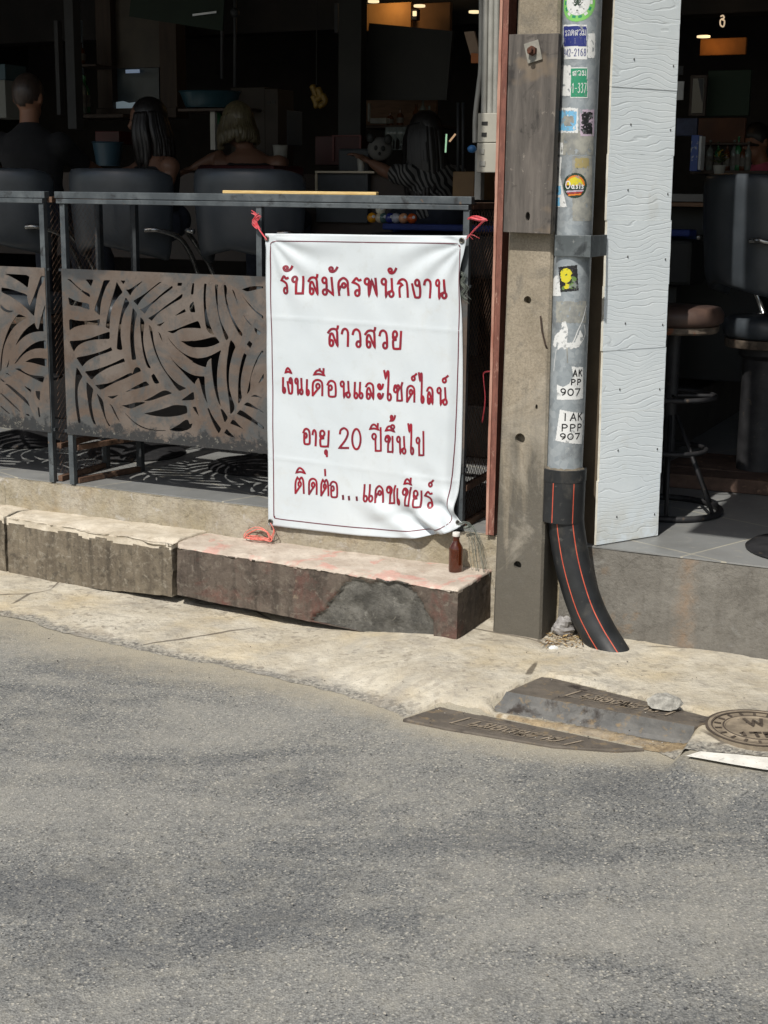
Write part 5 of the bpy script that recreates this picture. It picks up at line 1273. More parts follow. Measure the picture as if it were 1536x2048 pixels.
# stone on the upper cover
q = G(1330, 1423, .0165); sc_ = .042
R8 = random.Random(21); bmh = bmesh.new(); c_ = q+Vector((0, .02, .022))
for i in range(26):
    d = Vector((R8.gauss(0, 1), R8.gauss(0, 1), R8.gauss(0, 1))).normalized(); bmh.verts.new(c_+Vector((d.x*.060, d.y*.040, max(d.z*.030, -.021))))
bmesh.ops.convex_hull(bmh, input=bmh.verts); bmesh.ops.subdivide_edges(bmh, edges=bmh.edges, cuts=2, use_grid_fill=True)
for v_ in bmh.verts:
    d = v_.co-q; v_.co += Vector((noise.noise(d*70), noise.noise(d*70+Vector((3, 0, 0))), noise.noise(d*70+Vector((0, 5, 0)))))*.0035; v_.co.z = max(v_.co.z, q.z)
bmh.verts.index_update(); m = MB(); m.add([v_.co.copy() for v_ in bmh.verts], [tuple(v_.index for v_ in f.verts) for f in bmh.faces if len(f.verts) > 2]); bmh.free()
tag(m.build('stone', mat('broken_concrete', lin(168, 166, 158), lin(128, 126, 120), 40, rough=.9, bump=(80, .8, .006), world=True, spots=[(lin(190, 186, 176), 50, .6, .7)]), loc=q), 'loose lump of broken concrete lying on the upper drain cover', 'stone')
# crumpled rag and white chip behind the bent pipe
q = FW(1127, 1262, -.10); q.z = 0; m = MB()
m.ball(q+Vector((0, .0, .040)), (.040, .03, .036), 16, 11, jit=.6, seed=12, jsc=1.8)
for v_ in m.v: v_.z = max(v_.z, q.z+.002)
tag(m.build('crumpled_bag', mat('grey_plastic_bag', lin(150, 148, 146), lin(120, 118, 118), 25, rough=.5), loc=q, smooth=False), 'crumpled grey plastic bag stuffed between the concrete pole and the bent pipe', 'plastic bag')
q = Gg(1107, 1296, .012); m = MB(); m.ball(q, (.017, .011, .008), 12, 8, jit=.5, seed=4, jsc=2)
tag(m.build('pebble', WH, loc=q), 'small white chip lying in front of the dry leaves by the pole', 'pebble')
R5 = random.Random(5); m = MB()
for i in range(260):
    px, py = R5.gauss(1130, 30), R5.gauss(1276, 11)
    if py > 1298 or py < 1250 or px < 1082 or px > 1188: continue
    q = Gg(px, py, .012+R5.random()*.012); a = R5.uniform(0, 6.3); L_ = R5.uniform(.004, .019); d = Vector((math.cos(a), math.sin(a), R5.uniform(-.2, .3)))*L_; s_ = Vector((-math.sin(a), math.cos(a), R5.uniform(-.4, .4)))*R5.uniform(.0008, .004)
    m.add([q-d, q+s_, q+d, q-s_], [(0, 1, 2, 3)], R5.choice((0, 0, 0, 1, 2)))
tag(m.build('dry_leaves', [mat('straw', lin(150, 122, 78)), mat('dry_brown', lin(92, 68, 44)), mat('pale_straw', lin(182, 160, 116))], loc=Gg(1130, 1276), clean=False), 'scatter of dry leaf litter and straw at the pole foot', 'leaf litter', kind='stuff')
m = MB()
for i in range(900):
    if i < 520: px, py = R5.uniform(-40, 1580), 1300+R5.random()**1.5*760
    else: px, py = R5.uniform(-40, 1580), R5.uniform(1180, 1500)
    q = Gg(px, py, .006)
    if UV(q)[1] > -.40 and px < 1000: continue
    if UV(q)[1] > -.22: continue
    s_ = R5.uniform(.0009, .0026)*(1.5 if R5.random() < .04 else 1)
    m.ball(q+Vector((0, 0, s_*.4+(.012 if py < 1500 and i >= 520 else 0))), (s_*R5.uniform(.8, 1.6), s_, s_*.7), 6, 4, R5.choice((0, 0, 1, 2)), rot=Matrix.Rotation(R5.uniform(0, 3), 3, 'Z'))
tag(m.build('grit', [mat('grit_pale', lin(158, 153, 143)), mat('grit_mid', lin(120, 114, 104)), mat('grit_dark', lin(58, 56, 54))], loc=(0, 4, 0), clean=False), 'loose grit scattered over the road and apron', 'grit', kind='stuff')
# ------------------------------------------------------------ bar chairs and stools
k = NT('black_vinyl'); v = k.coord()
c = k.mix(k.ramp(k.noise(v, 6, 5, .6), .4, .7), lin(53, 58, 63), lin(66, 71, 76)); c = k.mix(k.mul(k.ramp(k.noise(v, 22, 6, .75), .62, .72), .4), c, lin(78, 78, 76))
k.color(c); k.set(Roughness=.36); k.b.inputs['Specular IOR Level'].default_value = .5; k.bump(k.noise(v, 60, 4), .08, .003); M_VIN = k.m
M_CHROME = mat('scuffed_chrome', lin(170, 170, 168), lin(120, 120, 118), 20, rough=.22, metal=.9)
M_BASE = mat('black_iron_base', lin(34, 34, 36), lin(50, 50, 52), 12, rough=.55, metal=.2, spots=[(lin(92, 80, 68), 30, .62, .72)])
M_PAN = mat('chipped_seat_pan', lin(70, 62, 54), lin(112, 100, 88), 22, rough=.7, metal=.2, spots=[(lin(120, 74, 50), 16, .58, .66)])
RZ = -ALPHA
def make_chair(label, u, v, ped=.032, zb=.98, sr=1.0, rz=None, bs=0.0, group='high backed bar chairs', base=True):
    loc = P(u, v, FLOOR); t = thing('bar_chair', label, 'bar chair', loc, group)
    o = Vector(loc)
    def L(p): return o+Vector(p)
    m = MB(); nphi = 30; prof = []
    for i in range(20):                                           # rounded rectangular section: (thickness, height fraction)
        a = 2*math.pi*i/20; x, y = math.cos(a), math.sin(a)
        s = lambda q, p: math.copysign(abs(q)**p, q)
        prof.append((.034*s(x, .7), .5+.5*s(y, .42)))
    vs = []
    for i in range(nphi+1):
        f_ = -1+2*i/nphi; phi = math.radians(84)*f_; e = abs(f_)
        top = 1.36-.035*max(0, (e-.55)/.45)**2; bot = zb+.03*(1-e)**.5-.05*e
        R_ = .262
        endk = 1.0 if e < .93 else max(.25, 1-((e-.93)/.07)**2*.75)
        for (w, h) in prof:
            lean = .03*(1.36-(bot+(top-bot)*h))/.4
            r = R_+w*endk-lean; hh = .5+(h-.5)*(1 if e < .93 else 1-((e-.93)/.07)**2*.12)
            vs.append(L((r*math.sin(phi), -r*math.cos(phi)*.92+bs, bot+(top-bot)*hh)))
    n = 20; fs = [(i*n+j, i*n+(j+1) % n, (i+1)*n+(j+1) % n, (i+1)*n+j) for i in range(nphi) for j in range(n)]
    fs += [tuple(reversed(range(n))), tuple(nphi*n+j for j in range(n))]
    m.add(vs, fs); m.build('backrest', M_VIN, t, smooth=True)
    m = MB(); m.lathe([(.05, .655), (.215, .655), (.238, .668), (.245, .70), (.238, .735), (.20, .752), (.05, .758)], loc, 32, sx=sr, sy=sr); m.build('seat', M_VIN, t, smooth=True)
    m = MB(); m.lathe([(.03, .615), (.225, .615), (.23, .62), (.23, .652), (.03, .654)], loc, 32, sx=sr, sy=sr); m.build('seat_pan', M_PAN, t, smooth='angle')
    for s in (-1, 1):
        m = MB(); m.tube(smooth_line([L((s*.215, -.195+bs, 1.085))[:], L((s*.268, -.165+bs, 1.085))[:], L((s*.312, -.05+bs*.8, 1.045))[:], L((s*.305, .08+bs*.6, .92))[:], L((s*.285, .14+bs*.4, .79))[:], L((s*.20, .14+bs*.3, .665))[:]], 7), .0125, 10); m.build('armrest', M_CHROME, t, smooth=True)
    m = MB(); m.lathe([(ped+.012, .02), (ped, .06), (ped, .56), (ped+.02, .58), (ped+.02, .615)], loc, 20); m.build('pedestal', M_BASE, t, smooth='angle')
    if base:
        m = MB(); m.lathe([(.235, 0), (.24, .008), (.225, .02), (.10, .045), (ped+.013, .06)], loc, 36); m.build('base', M_BASE, t, smooth='angle')
        m = MB(); m.tube([L((.17*math.cos(a), .17*math.sin(a)+.03, .33)) for a in [2*math.pi*i/30 for i in range(30)]], .010, 8, closed=True); m.build('foot_ring', M_BASE, t, smooth=True)
    for ch in t.children: pass
    t.rotation_euler = (0, 0, RZ if rz is None else rz); return t
ch = make_chair('black vinyl bar chair between the railing posts, its back facing the street', -1.71, .76)
for (u, v), lb in (((-2.41, .78), 'black vinyl bar chair cut off by the left photo edge'), ((-1.005, .74), 'black vinyl bar chair behind the pale slat, its chrome arm in view')):
    dup(ch, P(u, v, FLOOR), RZ, lb)
RCU, RCV = UV(D(1516, 940, 6.4))
rc = make_chair('tall black bar chair on a thick post right of the white column', RCU, RCV, .10, .87, .80, RZ-math.radians(48), -.05)
for c_ in list(rc.children):
    if c_.name.startswith(('base', 'foot_ring')): bpy.data.objects.remove(c_)
sb = thing('parasol_stand', 'round black iron stand cut by the right photo edge', 'stand', P(1.60, .29, FLOOR))
m = MB(); m.lathe([(.235, 0), (.24, .008), (.225, .02), (.10, .04), (.04, .05)], P(1.60, .29, FLOOR), 40); m.build('base', M_BASE, sb, smooth='angle')
m = MB(); m.tube([P(1.66, .29, FLOOR+.03), P(1.66, .29, FLOOR+1.9)], .022, 14); m.build('pole', M_BASE, sb, smooth='angle')
wb = thing('wooden_plinth', 'worn wooden plinth of thick planks under the tall right chair', 'plinth', P(RCU, RCV, FLOOR))
M_PLK = mat('worn_red_plank', lin(72, 56, 48), lin(100, 80, 68), 10, rough=.8, spots=[(lin(132, 108, 88), 18, .6, .7)], bump=(40, .4, .005), world=True)
for i, (x0, x1, y0, y1, a) in enumerate(((-.36, .34, -.30, -.13, .05), (-.40, .30, -.12, .10, -.04), (-.34, .36, .11, .30, .02))):
    m = MB(); o_ = P(RCU, RCV, FLOOR+.002); ca, sa = math.cos(RZ+a), math.sin(RZ+a)
    b = [o_+Vector((x*ca-y*sa, x*sa+y*ca, 0)) for x, y in ((x0, y0), (x1, y0), (x1, y1), (x0, y1))]
    m.quadbox(b, [q+Vector((0, 0, .062)) for q in b]); m.build('plank', M_PLK, wb, bevel=.004)
# stool partly behind the white column
q = G(1330, 1022, FLOOR); st = thing('bar_stool', 'iron bar stool with a round brown seat, half hidden by the white column', 'bar stool', q)
m = MB(); m.lathe([(.05, .765), (.17, .765), (.188, .78), (.19, .81), (.175, .835), (.05, .845)], q, 30); m.build('seat', mat('brown_vinyl', lin(64, 50, 46), lin(84, 66, 58), 9, rough=.5), st, smooth=True)
m = MB(); m.lathe([(.03, .735), (.165, .735), (.172, .742), (.172, .762), (.03, .764)], q, 30); m.build('seat_pan', M_PAN, st, smooth='angle')
m = MB(); m.tube([q+Vector((0, 0, .25)), q+Vector((0, 0, .74))], .026, 16); m.build('pedestal', M_BASE, st, smooth='angle')
def ring_(nm, r, z, th):
    m = MB(); m.tube([q+Vector((r*math.cos(a), r*math.sin(a), z)) for a in [2*math.pi*i/36 for i in range(36)]], th, 8, closed=True); m.build(nm, M_BASE, st, smooth=True)
ring_('base_ring', .222, .014, .013); ring_('foot_ring', .175, .48, .010); ring_('upper_ring', .15, .262, .010)
for i in range(6):
    a = .35+2*math.pi*i/6; d = Vector((math.cos(a), math.sin(a), 0)); m = MB(); m.tube([q+d*.215+Vector((0, 0, .018)), q+d*.03+Vector((0, 0, .40))], .0085, 8); m.build('leg', M_BASE, st, smooth=True)
for a0 in (0, 1.57):
    d = Vector((math.cos(a0), math.sin(a0), 0)); m = MB(); m.tube([q-d*.175+Vector((0, 0, .48)), q+d*.175+Vector((0, 0, .48))], .006, 6); m.build('crossbar', M_BASE, st)

# ------------------------------------------------------------ people
SKIN = {n: mat('skin_'+n, lin(*c_), rough=.5, bump=(90, .05, .002)) for n, c_ in (('fair', (126, 90, 70)), ('tan', (120, 84, 64)), ('mid', (106, 76, 60)))}
def hairmat(n, a, b):
    k = NT('hair_'+n); v = k.coord((1, 1, .07)); k.color(k.mix(k.ramp(k.noise(v, 60, 4, .6), .35, .65), a, b)); k.set(Roughness=.45); k.bump(k.noise(v, 90, 3), .5, .004); return k.m
HAIR = {'black': hairmat('black', lin(14, 12, 12), lin(30, 26, 25)), 'blonde': hairmat('blonde', lin(98, 90, 66), lin(70, 62, 44)), 'stub': hairmat('stubble', lin(44, 35, 30), lin(58, 46, 39))}
def zebra():
    k = NT('zebra_fabric'); v = k.coord((1, 1, 1.3), (.5, .3, .4)); w = k.n('ShaderNodeTexWave'); w.inputs['Scale'].default_value = 11; w.inputs['Distortion'].default_value = 6; w.inputs['Detail'].default_value = 1; w.inputs['Detail Scale'].default_value = .8
    k.l(v, w.inputs['Vector']); k.color(k.mix(k.ramp(w.outputs['Fac'], .45, .55), lin(16, 16, 17), lin(100, 99, 97))); k.set(Roughness=.8); return k.m
CLO = {'black': mat('black_cloth', lin(17, 17, 19), lin(26, 26, 28), 9, rough=.9, bump=(14, .4, .01)), 'zebra': zebra(), 'pink': mat('pink_cloth', lin(176, 84, 110), lin(150, 66, 92), 9, rough=.85, bump=(14, .4, .01)), 'denim': mat('dark_denim', lin(34, 38, 48), lin(44, 48, 58), 12, rough=.9)}
def remesh(o, vox=.009, it=4):
    r = o.modifiers.new('skin', 'REMESH'); r.mode = 'VOXEL'; r.voxel_size = vox; r.use_smooth_shade = True
    s = o.modifiers.new('smooth', 'SMOOTH'); s.iterations = it; s.factor = .5
    return o
def person(label, head, face, pelvis, sh_dir, arms, skin, top, hair, clothes='black', bare=False, group='people seated at the bar'):
    """one seated person; head, pelvis and arm joints in world space, face = facing direction, sh_dir = left-to-right shoulder line"""
    head, pelvis = Vector(head), Vector(pelvis); face = Vector(face).normalized(); sd = Vector(sh_dir).normalized()
    up = (head-pelvis).normalized(); fwd = Vector((-sd.y, sd.x, 0))
    if fwd.dot(face) < -.3 : fwd = -fwd
    t = thing('person', label, 'person', (pelvis.x, pelvis.y, pelvis.z-.1), group)
    neck = head-up*.155-face*.02; chest = pelvis.lerp(neck, .68); waist = pelvis.lerp(neck, .30)
    hs = Vector((face.y, -face.x, 0))
    R_ = Matrix((hs.normalized(), face, hs.normalized().cross(face))).transposed()
    m = MB()
    m.ball(head+Vector((0, 0, .02)), (.074, .093, .098), 20, 14, rot=R_); m.ball(head+R_ @ Vector((0, .022, -.058)), (.052, .064, .062), 16, 12, rot=R_)
    m.ball(head+R_ @ Vector((0, .094, -.012)), (.012, .018, .022), 10, 8, rot=R_); m.ball(head+R_ @ Vector((0, .080, -.058)), (.022, .012, .010), 10, 8, rot=R_)
    for s in (-1, 1): m.ball(head+R_ @ Vector((s*.075, -.008, -.004)), (.009, .018, .030), 10, 8, rot=R_)
    m.tube([neck-up*.06, neck, head-up*.05], [.062, .050, .050], 14)
    def torso(mm, g):
        pts = [pelvis, waist, chest, chest.lerp(neck, .55), neck-up*.02]; wd = [.165, .135, .165, .13, .06]; dp = [.12, .10, .115, .09, .055]
        for a, b, w0, w1, d0, d1 in zip(pts, pts[1:], wd, wd[1:], dp, dp[1:]):
            for i in range(7):
                f_ = i/6; p_ = a.lerp(b, f_); w_, d_ = w0+(w1-w0)*f_+g, d0+(d1-d0)*f_+g
                nz_ = Matrix((sd, fwd, sd.cross(fwd))).transposed(); mm.ball(p_, (w_, d_, .05+g), 16, 8, rot=nz_)
    torso(m, 0)
    shl = []
    for i, s in enumerate((-1, 1)):
        shp = neck-up*.085+sd*s*.165; el, ha = Vector(arms[i][0]), Vector(arms[i][1]); shl.append(shp)
        m.ball(shp, .056, 14, 10); m.tube([shp.lerp(chest, .35), shp, shp.lerp(el, .5), el, el.lerp(ha, .3), ha], [.06, .054, .044, .037, .038, .024], 12)
        d = (ha-el).normalized(); side = d.cross(Vector((0, 0, 1))); side = side.normalized() if side.length > .1 else sd.copy()
        palm = ha+d*.045; nrm = side.cross(d); m.ball(palm, (.04, .052, .017), 12, 8, rot=Matrix((side, d, nrm)).transposed())
        for k_, (off, ln) in enumerate(((-.030, .060), (-.010, .072), (.010, .070), (.030, .056))):
            b_ = palm+d*.042+side*off; m.tube([b_-d*.02, b_+d*ln*.45-nrm*.006, b_+d*ln*.8-nrm*.020, b_+d*ln-nrm*.034], [.010, .009, .0085, .007], 7)
        th = -1 if i == 0 else 1; b_ = palm-d*.012+side*th*.034; m.tube([b_-side*th*.012, b_+side*th*.022+d*.020, b_+side*th*.028+d*.048-nrm*.01], [.012, .010, .008], 7)
    legs = MB()
    for s in (-1, 1):
        hip = pelvis+sd*s*.09-Vector((0, 0, .02)); kn = hip+fwd*.42+sd*s*.05+Vector((0, 0, -.03)); an = kn-Vector((0, 0, .40))-fwd*.06
        for mm, g in ((m, 0), (legs, .009)):
            mm.tube([hip-fwd*.04, hip.lerp(kn, .5), kn, kn.lerp(an, .35), an], [.088+g, .076+g, .058+g, .055+g, .036+g], 12); mm.ball(kn, .058+g, 12, 8)
        m.tube([an-fwd*.03-Vector((0, 0, .03)), an+fwd*.06-Vector((0, 0, .045)), an+fwd*.16-Vector((0, 0, .058))], [.036, .034, .022], 10)
    body = remesh(m.build('body', SKIN[skin], t, clean=False), .009, 5)
    tr = MB()
    tr.mi = []; tr.v = legs.v; tr.f = legs.f; tr.mi = legs.mi; tr.ball(pelvis, (.18, .15, .12), 18, 12); remesh(tr.build('trousers', CLO['denim'], t, clean=False), .012, 6)
    c_ = MB()
    if bare:                                                        # strapless or tank top: from the bust down
        pts = [pelvis, waist, chest, chest.lerp(neck, .18)]
        for a, b, w0, w1, d0, d1 in zip(pts, pts[1:], (.178, .148, .178), (.148, .178, .158), (.132, .112, .127), (.112, .127, .112)):
            for i in range(7):
                f_ = i/6; c_.ball(a.lerp(b, f_), (w0+(w1-w0)*f_, d0+(d1-d0)*f_, .04), 16, 8, rot=Matrix((sd, fwd, sd.cross(fwd))).transposed())
        if bare == 2:
            for s in (-1, 1): c_.tube([chest+sd*s*.10+fwd*.11, neck-up*.045+sd*s*.095, chest+sd*s*.10-fwd*.11], .016, 8)
    else:
        torso(c_, .014)
        for i in range(2):
            el = Vector(arms[i][0]); c_.ball(shl[i], .069, 14, 10); e2 = shl[i].lerp(el, .75) if top != 'black' else el
            c_.tube([shl[i].lerp(chest, .3), shl[i], shl[i].lerp(el, .4), e2], [.07, .068, .060, .056], 12)
    remesh(c_.build('top', CLO[top], t, clean=False), .011, 6)
    h = MB(); kind, col_, ln = hair
    if kind == 'short':
        h.ball(head+R_ @ Vector((0, -.006, .026)), (.078, .096, .099), 20, 14, rot=R_)
        h.v = [v_ if (v_-head).dot(R_ @ Vector((0, -.55, .85))) > -.012 else head+(v_-head)*.86 for v_ in h.v]
    else:
        h.ball(head+R_ @ Vector((0, -.018, .030)), (.089, .100, .102), 20, 14, rot=R_)
        rnd_ = random.Random(hash(label) % 999)
        for i in range(54):
            a = math.radians(rnd_.uniform(-145, 145)); d = R_ @ Vector((math.sin(a)*.084, -math.cos(a)*.096, 0)); o_ = head+d*.85+Vector((0, 0, .05)); l_ = ln*rnd_.uniform(.75, 1.05)
            q1 = head+d*1.10-Vector((0, 0, .03)); q2 = head+d*1.22-Vector((0, 0, .03+l_*.5))-face*.015; q3 = head+d*1.15-Vector((0, 0, .03+l_))-face*.02+Vector((rnd_.uniform(-.012, .012), rnd_.uniform(-.012, .012), 0))
            h.tube(smooth_line([o_[:], q1[:], q2[:], q3[:]], 4), [.020]*4+[.021]*4+[.018]*4+[.004], 6)
    h.build('hair', HAIR[col_], t, smooth=True, clean=False)
    m = MB()
    for s in (-1, 1): m.ball(head+R_ @ Vector((s*.031, .080, .014)), (.014, .010, .007), 10, 8, rot=R_)
    m2 = [MB(), MB()]
    for s, mm in zip((-1, 1), m2): mm.ball(head+R_ @ Vector((s*.031, .083, .014)), (.013, .008, .006), 10, 8, rot=R_); mm.build('eye', mat('eye_dark', lin(40, 30, 26), rough=.2), t, smooth=True)
    m = MB(); m.ball(head+R_ @ Vector((0, .086, -.056)), (.021, .007, .006), 10, 8, rot=R_); m.build('mouth', mat('lips', lin(140, 70, 66), rough=.4), t, smooth=True)
    return t
X = Vector((1, 0, 0))
person('broad man in a black shirt seen from behind at the left edge, with cropped hair', D(57, 196, 7.7), (.25, 1, -.08), D(75, 420, 7.65), (1, -.2, 0), ((D(-35, 330, 7.75), D(20, 350, 8.05)), (D(165, 330, 7.8), D(205, 345, 8.1))), 'fair', 'black', ('short', 'stub', 0))
person('woman with long black hair and bare shoulders turned left, beside the man in black', D(294, 244, 8.0), (-.92, -.38, -.12), D(318, 440, 8.0), (.55, -.8, 0), ((D(262, 345, 8.2), D(225, 352, 8.25)), (D(338, 360, 7.85), D(300, 395, 7.75))), 'mid', 'black', ('long', 'black', .22), bare=1)
person('blonde woman in a black tank top leaning on the counter to the left', D(474, 250, 8.5), (-.5, .85, -.25), D(525, 425, 8.4), (1, -.15, 0), ((D(440, 312, 8.5), D(388, 335, 8.55)), (D(566, 325, 8.6), D(556, 340, 8.75))), 'mid', 'black', ('long', 'blonde', .10), bare=2)
person('woman with very long black hair and a zebra striped top, leaning left', D(848, 268, 8.45), (-.75, .65, -.15), D(872, 430, 8.45), (.8, .45, 0), ((D(775, 345, 8.45), D(742, 325, 8.5)), (D(892, 350, 8.6), D(860, 372, 8.7))), 'mid', 'zebra', ('long', 'black', .40))
person('faint figure in a pink top at the far right behind the chair', D(1512, 285, 9.3), (-.8, -.5, -.2), D(1535, 440, 9.3), (.6, -.75, 0), ((D(1488, 380, 9.2), D(1475, 398, 9.1)), (D(1550, 380, 9.2), D(1530, 400, 9.1))), 'tan', 'pink', ('short', 'black', 0))
# ------------------------------------------------------------ inside the bar
def fb(m, r, v, dv, mi=0):
    """a box standing square to the front whose street face fills the picture box r at depth v"""
    x0, y0, x1, y1 = r; ym, xm = (y0+y1)/2, (x0+x1)/2
    u0, u1 = F(x0, ym, v)[0], F(x1, ym, v)[0]; z1, z0 = F(xm, y0, v)[1], F(xm, y1, v)[1]
    m.fbox(u0, u1, v, v+dv, z0, z1, mi); return (u0, u1, z0, z1)
def bloc(r, v): q = FW((r[0]+r[2])/2, r[3], v); return q
def item(name, r, v, dv, mt, label, cat, group=None, bevel=.004):
    m = MB(); fb(m, r, v, dv); o = m.build(name, mt, loc=bloc(r, v), bevel=bevel); return tag(o, label, cat, group)
def part(par, name, r, v, dv, mt, bevel=.003):
    m = MB(); fb(m, r, v, dv); return m.build(name, mt, par, bevel=bevel)
GREY = mat('grey_paint', lin(52, 54, 57), lin(44, 46, 49), 6, rough=.6); PALE = mat('pale_plastic', lin(150, 150, 144), lin(130, 130, 124), 8, rough=.5)
CREAM = mat('cream_enclosure', lin(160, 158, 147), lin(148, 146, 136), 8, rough=.5); TEAL = mat('teal_plastic', lin(34, 62, 72), lin(28, 54, 64), 8, rough=.4)
REDP = mat('red_plastic', lin(62, 15, 18), lin(52, 13, 16), 8, rough=.45); CARD = mat('cardboard', lin(54, 48, 43), lin(46, 42, 38), 8, rough=.85); WOODW = mat('warm_wood', lin(112, 84, 62), lin(90, 66, 48), 8, rough=.6, stretch=(1, 1, 6))
DKGRN = mat('dark_green_canvas', lin(20, 34, 24), lin(16, 28, 20), 5, rough=.85); BLKB = mat('black_board', lin(24, 25, 24), lin(32, 33, 30), 4, rough=.6); BLUEC = mat('blue_felt_rail', lin(36, 52, 112), lin(28, 42, 92), 12, rough=.7); GLS = mat('clear_bottle', lin(96, 102, 98), rough=.15); GRB = mat('green_bottle', lin(44, 96, 60), rough=.15); BRB = mat('brown_bottle', lin(76, 44, 24), rough=.15); WHP = mat('white_paper', lin(210, 212, 214), lin(190, 194, 198), 10, rough=.7)
BWOOD = mat('brown_frame_wood', lin(60, 48, 40), lin(48, 38, 32), 8, rough=.6, stretch=(4, 4, .4))
# electrical board with conduits on the pillar behind the red batten
el = thing('electric_panel', 'cream switch boxes stacked on a cable trunk behind the red batten', 'electric panel', bloc((950, 225, 990, 390), .32))
part(el, 'breaker_box', (955, 226, 993, 285), .33, .07, CREAM); part(el, 'switch_box', (953, 286, 993, 345), .33, .06, CREAM); part(el, 'cable_trunk', (949, 300, 962, 400), .39, .04, PALE)
for r in ((963, 243, 975, 250), (963, 265, 973, 273)): part(el, 'breaker_window', r, .327, .005, BLKB, .0005)
for r in ((958, 298, 968, 308), (958, 322, 970, 332)): part(el, 'switch', r, .326, .006, PALE, .001)
for x, yt, yb in ((968, -60, 226), (980, -60, 226), (991, -60, 226)):
    m = MB(); m.tube([FW(x, yb, .35), FW(x+4, yt, .35)], .0115, 10); m.build('conduit', PALE, el, smooth='angle')
m = MB(); m.tube(smooth_line([tuple(FW(950, 285, .36)), tuple(FW(951, 230, .36)), tuple(FW(958, 170, .36)), tuple(FW(962, 120, .36)), tuple(FW(963, -60, .36))], 5), .010, 10); m.build('conduit', PALE, el, smooth='angle')
m = MB(); m.ball(FW(944, 298, .30), (.018, .014, .015), 14, 10); o = m.build('blue_plug', mat('blue_plastic', lin(44, 96, 146), rough=.4), el, smooth=True)
# pool table with balls
pt = thing('pool_table', 'pool table with dark blue rails and black body behind the banner top', 'pool table', P(.1, 2.9, .6))
za = F(780, 447, 2.35)[1]
m = MB(); m.fbox(-1.15, 1.0 if False else .58, 2.35, 2.5, za-.035, za); m.build('cushion_rail', BLUEC, pt, bevel=.01)
m = MB(); m.fbox(-1.15, .58, 3.45, 3.6, za-.035, za); m.build('cushion_rail', BLUEC, pt, bevel=.01)
m = MB(); m.fbox(-1.15, .58, 2.5, 3.45, za-.05, za-.03); m.build('playing_bed', mat('blue_cloth', lin(30, 54, 96), rough=.9), pt)
m = MB(); m.fbox(-1.2, .61, 2.30, 3.65, za-.28, za-.051); m.build('body', BLKB, pt, bevel=.02)
for u in (-1.05, .46):
    for v in (2.45, 3.5):
        m = MB(); m.fbox(u-.06, u+.06, v-.06, v+.06, .6, za-.28); m.build('leg', BLKB, pt, bevel=.01)
for px, py, col, nm in ((761, 437, (206, 200, 180), 'cream white cue ball resting on top of the other balls'), (744, 449, (206, 140, 30), 'yellow pool ball left in the row below the cue ball'), (760, 450, (190, 176, 150), 'pale striped pool ball directly under the cue ball'), (767, 451, (70, 96, 92), 'dark green pool ball right under the cue ball'), (780, 451, (44, 52, 120), 'blue pool ball in the middle of the row'), (792, 451, (170, 170, 178), 'white and blue striped pool ball'), (807, 449, (206, 150, 110), 'orange and white striped pool ball'), (824, 450, (190, 84, 34), 'plain orange pool ball at the right end of the row')):
    c_ = FW(px, py, 2.42); z = za+.0285 if py > 440 else za+.0285+.044; rr = .0285
    s = bpy.data.objects; m = MB(); p_ = Vector((c_.x, c_.y, z)); m.ball(p_, rr, 18, 12)
    mt_ = mat('ball_%d_%d_%d' % col, lin(*col), rough=.12, spec=.6)
    b_ = thing('pool_ball', nm, 'pool ball', p_-Vector((0, 0, rr)), 'pool balls on the table rail'); m.build('sphere', mt_, b_, smooth=True)
    m = MB(); d_ = (EYEV-p_).normalized(); d2 = (d_+Vector((.3, 0, .25))).normalized()
    m.tube([p_+d2*(rr-.004), p_+d2*(rr+.0003)], .0085, 12); m.build('number_spot', WHP, b_)
# counters and back bar
item('bar_counter', (-150, 345, 905, 520), 2.75, .5, mat('counter_dark', lin(44, 36, 32), lin(58, 46, 40), 6, rough=.5), 'long dark bar counter the people sit at', 'counter')
item('counter_panel', (632, 346, 735, 445), 2.70, .04, mat('grey_panel', lin(66, 70, 74), lin(54, 58, 62), 5, rough=.5), 'grey counter front panel with a pale edge below the cooler', 'panel')
m = MB(); fb(m, (630, 342, 748, 346), 2.66, .1); fb(m, (630, 346, 634, 390), 2.69, .02); tag(m.build('counter_trim', mat('pale_trim', lin(186, 176, 156), rough=.5), loc=bloc((630, 342, 748, 346), 2.66)), 'thin pale trim along the counter edge left of the zebra top', 'trim')
item('red_bench', (392, 330, 548, 352), 2.0, .35, REDP, 'red padded bench top under the blonde woman', 'bench', bevel=.02)
# left: window, posts, shelf, bottles
wd = thing('window', 'brown framed window with a dusty upper pane and grey lower pane', 'window', bloc((190, -40, 335, 230), 3.6))
part(wd, 'frame_post', (192, -60, 222, 235), 3.6, .12, BWOOD); part(wd, 'frame_post', (318, -60, 352, 235), 3.6, .12, BWOOD); part(wd, 'sill', (192, 216, 352, 236), 3.58, .16, BWOOD)
part(wd, 'upper_pane', (222, -60, 318, 136), 3.66, .02, mat('dusty_pane', lin(64, 58, 50), lin(50, 46, 41), 5, rough=.4)); part(wd, 'lower_pane', (222, 136, 318, 216), 3.66, .02, mat('grey_pane', lin(60, 70, 76), lin(46, 55, 61), 4, rough=.3))
m = MB(); z_ = [FW(x, y, 3.64) for x, y in ((217, 217), (217, 200), (228, 205), (246, 202), (258, 206), (270, 204), (268, 218))]; m.quadbox([q_ for q_ in z_], [q_+TV*.004 for q_ in z_]); tag(m.build('torn_paper', glow('glow_paper', lin(176, 196, 208), .16), loc=z_[0]), 'torn pale blue paper strip glowing at the bottom of the window', 'paper')  # pale light on the paper is put in as faint emission
